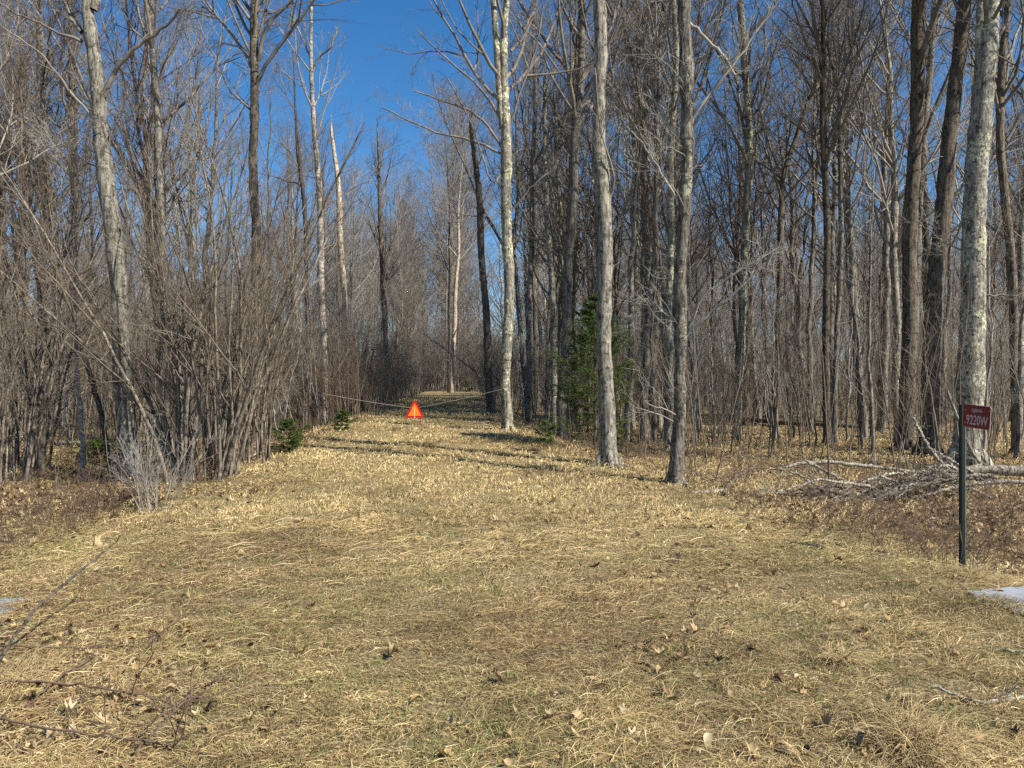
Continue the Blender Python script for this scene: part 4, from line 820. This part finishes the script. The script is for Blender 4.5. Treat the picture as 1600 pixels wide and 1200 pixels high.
# ------------------------------------------------------------------ road sign
def sign():
    x, y = unproj(1503, 893); zb = hz(x, y); root = empty('road_sign', (x, y, zb), 'red address sign on a dark green metal post at the grass edge', 'sign')
    metal = plain('post_green', (.010, .016, .013), .5, .3, 30, .5); edge = plain('post_edge', (.13, .17, .145), .5, .2, 30)
    red = plain('sign_red', (.15, .009, .010), .4, .06, 8, .4); white = plain('sign_letter', (.50, .40, .40), .6, .08, 20); alu = plain('sign_edge', (.45, .33, .32), .5, .1, 20)
    ztop = CAMZ - (632 - 600) / F * y - zb
    # U channel post
    w, dd, t = .048, .026, .004; prof = [(-w / 2, 0), (-w / 2 + .010, 0), (-w / 2 + .014, -dd), (w / 2 - .014, -dd), (w / 2 - .010, 0), (w / 2, 0)]
    back = [(a, b + t) for a, b in prof[::-1]]
    ring = prof + [(p[0], p[1]) for p in [(w / 2, t), (w / 2 - .006, t), (w / 2 - .010, -dd + t), (-w / 2 + .010, -dd + t), (-w / 2 + .006, t), (-w / 2, t)]]
    n = len(ring); V = [(a, b, -.35) for a, b in ring] + [(a, b, ztop) for a, b in ring]; Fc = [(i, (i + 1) % n, n + (i + 1) % n, n + i) for i in range(n)] + [tuple(range(n, 2 * n))]
    ps = poly_mesh('post', V, Fc, metal, root)
    ps.rotation_euler = (0, 0, math.radians(-12))
    poly_mesh('post_flange', [(w / 2 - .002, -.006, -.3), (w / 2 + .007, -.006, -.3), (w / 2 + .007, .005, -.3), (w / 2 - .002, .005, -.3), (w / 2 - .002, -.006, ztop - .001), (w / 2 + .007, -.006, ztop - .001), (w / 2 + .007, .005, ztop - .001), (w / 2 - .002, .005, ztop - .001)],
              [(0, 1, 5, 4), (1, 2, 6, 5), (2, 3, 7, 6), (3, 0, 4, 7), (4, 5, 6, 7)], edge, root).rotation_euler = (0, 0, math.radians(-12))
    # panel: local x along the panel, facing -y
    Wd, Hh = .285, .202; rc = .014; pts = []
    for cxx, cz, a0 in ((Wd - rc, rc, -90), (Wd - rc, Hh - rc, 0), (rc, Hh - rc, 90), (rc, rc, 180)):
        for k in range(5): a = math.radians(a0 + k * 22.5); pts.append((cxx + rc * math.cos(a), cz + rc * math.sin(a)))
    n = len(pts)
    def plate(name, m, sc, y0, y1, par):
        c = (Wd / 2, Hh / 2); q = [(c[0] + (a - c[0]) * sc[0], c[1] + (b - c[1]) * sc[1]) for a, b in pts]
        return poly_mesh(name, [(a, y0, b) for a, b in q] + [(a, y1, b) for a, b in q], [tuple(range(n)), tuple(range(2 * n - 1, n - 1, -1))] + [(i, n + i, n + (i + 1) % n, (i + 1) % n) for i in range(n)], m, par)
    px0 = (1499 - 800) / F * y - x
    pan = plate('panel', alu, (1, 1), -.0015, .0015, root)
    pan.location = (px0, -.045, ztop + .006 - Hh + .004); pan.rotation_euler = (0, math.radians(4.0), math.radians(-77))
    face = plate('panel_face', red, (.978, .968), -.0035, -.0018, pan)
    face.visible_shadow = True
    def text(s, size, xc, zc, sx, bold=.0):
        cu = bpy.data.curves.new('t', 'FONT'); cu.body = s; cu.size = size; cu.align_x = 'CENTER'; cu.extrude = .0006; cu.offset = bold
        tmp = bpy.data.objects.new('t', cu); COL.objects.link(tmp); bpy.context.view_layer.update()
        me = bpy.data.meshes.new_from_object(tmp.evaluated_get(bpy.context.evaluated_depsgraph_get())); bpy.data.objects.remove(tmp); me.materials.clear(); me.materials.append(white)
        o = link('lettering', me, pan, (xc, -.0042, zc)); o.rotation_euler = (PI / 2, 0, 0); o.scale = (sx, 1, 1)
    text('OJIBWA', .042, Wd * .52, Hh - .062, .72, .0002)
    text('9220W', .118, Wd * .53, .03, .62, .0006)
    for sz in (.04, .15):
        a = np.arange(8) * PI / 4; V = [(.03 + .006 * math.cos(t), -.006, sz + .006 * math.sin(t)) for t in a] + [(.03 + .006 * math.cos(t), -.0035, sz + .006 * math.sin(t)) for t in a]
        poly_mesh('bolt', V, [tuple(range(8))] + [(i, 8 + i, 8 + (i + 1) % 8, (i + 1) % 8) for i in range(8)], alu, pan)
sign()

# ------------------------------------------------------------------ cable and triangle
def barrier():
    A = at(500, 614, 16); T = at(648, 638, 17.2); xb, yb = [u for u in used if abs(u[0] - (793 - 800) / F * u[1]) < .05][0][:2]; B = at(788, 607, yb - .16)
    def sagged(a, b, n=14, s=.02):
        t = np.linspace(0, 1, n)[:, None]; p = a * (1 - t) + b * t; p[:, 2] -= 4 * s * (t * (1 - t))[:, 0]; return p
    P = np.concatenate([sagged(A, T), sagged(T, B)[1:]]); R = np.full(len(P), .0042)
    rope = plain('rope_mat', (.24, .21, .17), .8, .25, 30)
    build('barrier_cable', [(P[None], R[None], 7)], rope, None, tuple(A), 'pale cable strung low across the lane between trees', 'cable')
    root = empty('warning_triangle', T + [0, -.02, 0], 'orange and red reflective triangle hanging from the cable over the lane', 'sign')
    orange = plain('orange_fluor', (.95, .17, .012), .5, .03, 5); redm = plain('red_reflective', (.42, .010, .008), .4, .10, 20); rod = plain('pale_rod', (.90, .42, .22), .5, .05, 10)
    s = .41; h = .37; c = .045   # truncated triangle
    def outline(o):   # o: inset
        w = s / 2 - o * 1.7; zb, zt = -h * .55 + o, h * .45 - o * 1.9; k = c
        return w, zb, zt
    out = [(-s / 2 + .03, -.22), (s / 2 - .03, -.22), (s / 2, -.185), (.032, .165), (.012, .18), (-.012, .18), (-.032, .165), (-s / 2, -.185)]
    inn = [(-.152, -.175), (.152, -.175), (.0, .125)]
    def plate(name, o, y0, y1, m):
        n = len(o); return poly_mesh(name, [(a, y0, b) for a, b in o] + [(a, y1, b) for a, b in o], [tuple(range(n)), tuple(range(2 * n - 1, n - 1, -1))] + [(i, n + i, n + (i + 1) % n, (i + 1) % n) for i in range(n)], m, root)
    plate('border', out, -.004, 0, redm); plate('centre', inn, -.008, -.0045, orange)
    plate('rod', [(-.010, -.174), (.010, -.174), (.010, .03), (-.010, .03)], -.012, -.0085, rod)
    plate('clip', [(-.012, -.215), (.012, -.215), (.012, -.19), (-.012, -.19)], -.010, -.0045, plain('clip_mat', (.7, .5, .55), .5, .1))
    plate('hook', [(-.008, .17), (.008, .17), (.008, .215), (-.008, .215)], -.003, -.001, rope)
    root.rotation_euler = (0, 0, math.radians(4))
barrier()

# ------------------------------------------------------------------ pale slabs in the ditch
def slab(label, outline, seed):
    r = rs(seed); pts = []
    for i in range(len(outline)):
        a, b = np.array(outline[i], float), np.array(outline[(i + 1) % len(outline)], float)
        for t in np.linspace(0, 1, 6)[:-1]: pts.append(a * (1 - t) + b * t + r.normal(0, 1.1, 2))
    W = [unproj(*p) for p in pts]; zz = max(hz(*w) for w in W) * .3 + np.mean([hz(*w) for w in W]) * .7 + .016
    m, nt, b = mat('slab_mat', .55); tc = nd(nt, 'ShaderNodeTexCoord'); n1 = noise(nt, tc.outputs['Object'], 3, 6, .6); n2 = noise(nt, tc.outputs['Object'], 45, 4)
    c = ramp(nt, n1.outputs['Fac'], [(.35, (.17, .18, .195)), (.6, (.29, .31, .335))]); c = mix(nt, ramp(nt, n2.outputs['Fac'], [(.62, 0.0), (.72, .6)]).outputs['Color'], c.outputs['Color'], (.22, .2, .17))
    nt.links.new(c, b.inputs['Base Color'])
    n = len(W); c0 = np.mean(W, 0)
    poly_mesh('concrete_slab', [(a - c0[0], b_ - c0[1], zz) for a, b_ in W] + [(a - c0[0], b_ - c0[1], zz - .12) for a, b_ in W], [tuple(range(n))[::-1] if False else tuple(range(n)), tuple(range(2 * n - 1, n - 1, -1))] + [(i, n + i, n + (i + 1) % n, (i + 1) % n) for i in range(n)], m, None, (c0[0], c0[1], 0), label=label, cat='slab')
slab('pale blue grey slab lying flat in the grass below the road sign', [(1512, 928), (1560, 924), (1640, 930), (1680, 960), (1640, 975), (1600, 966), (1565, 950), (1535, 940)], 131)
slab('pale grey slab lying in the grass at the left edge', [(-60, 938), (0, 940), (42, 938), (25, 952), (0, 964), (-50, 965)], 132)

# ------------------------------------------------------------------ camera, light, sky
cam = bpy.data.cameras.new('camera'); cam.sensor_width = 36; cam.lens = 36 * F / 1600; cam.clip_end = 2000; cam.clip_start = .05
co = bpy.data.objects.new('camera', cam); COL.objects.link(co); co.location = (0, 0, CAMZ); co.rotation_euler = (PI / 2, 0, 0); scene.camera = co
EL, AZ = math.radians(42), math.radians(121)     # azimuth clockwise from +Y
sd = np.array([math.sin(AZ) * math.cos(EL), math.cos(AZ) * math.cos(EL), math.sin(EL)])
sun = bpy.data.lights.new('sun', 'SUN'); sun.energy = 5.0; sun.angle = math.radians(.53); sun.color = (1, .94, .84)
so = bpy.data.objects.new('sun', sun); COL.objects.link(so)
from mathutils import Vector
so.rotation_euler = Vector(sd).to_track_quat('Z', 'Y').to_euler()
w = bpy.data.worlds.new('World'); scene.world = w; w.use_nodes = True; nt = w.node_tree
sky = nt.nodes.new('ShaderNodeTexSky'); sky.sky_type = 'NISHITA'; sky.sun_disc = False; sky.sun_elevation = EL; sky.sun_rotation = AZ; sky.altitude = 400; sky.air_density = 1.0; sky.dust_density = .3; sky.ozone_density = 4.5
bg = nt.nodes['Background']; hs = nt.nodes.new('ShaderNodeHueSaturation'); hs.inputs['Hue'].default_value = .499; hs.inputs['Saturation'].default_value = 1.25; hs.inputs['Value'].default_value = 1.26
nt.links.new(sky.outputs[0], hs.inputs['Color']); nt.links.new(hs.outputs['Color'], bg.inputs['Color']); bg.inputs['Strength'].default_value = .065
scene.view_settings.view_transform = 'Standard'; scene.view_settings.look = 'None'; scene.view_settings.exposure = .96; scene.view_settings.gamma = 1
scene.render.engine = 'CYCLES'; scene.cycles.max_bounces = 5; scene.cycles.diffuse_bounces = 3; scene.cycles.use_denoising = False
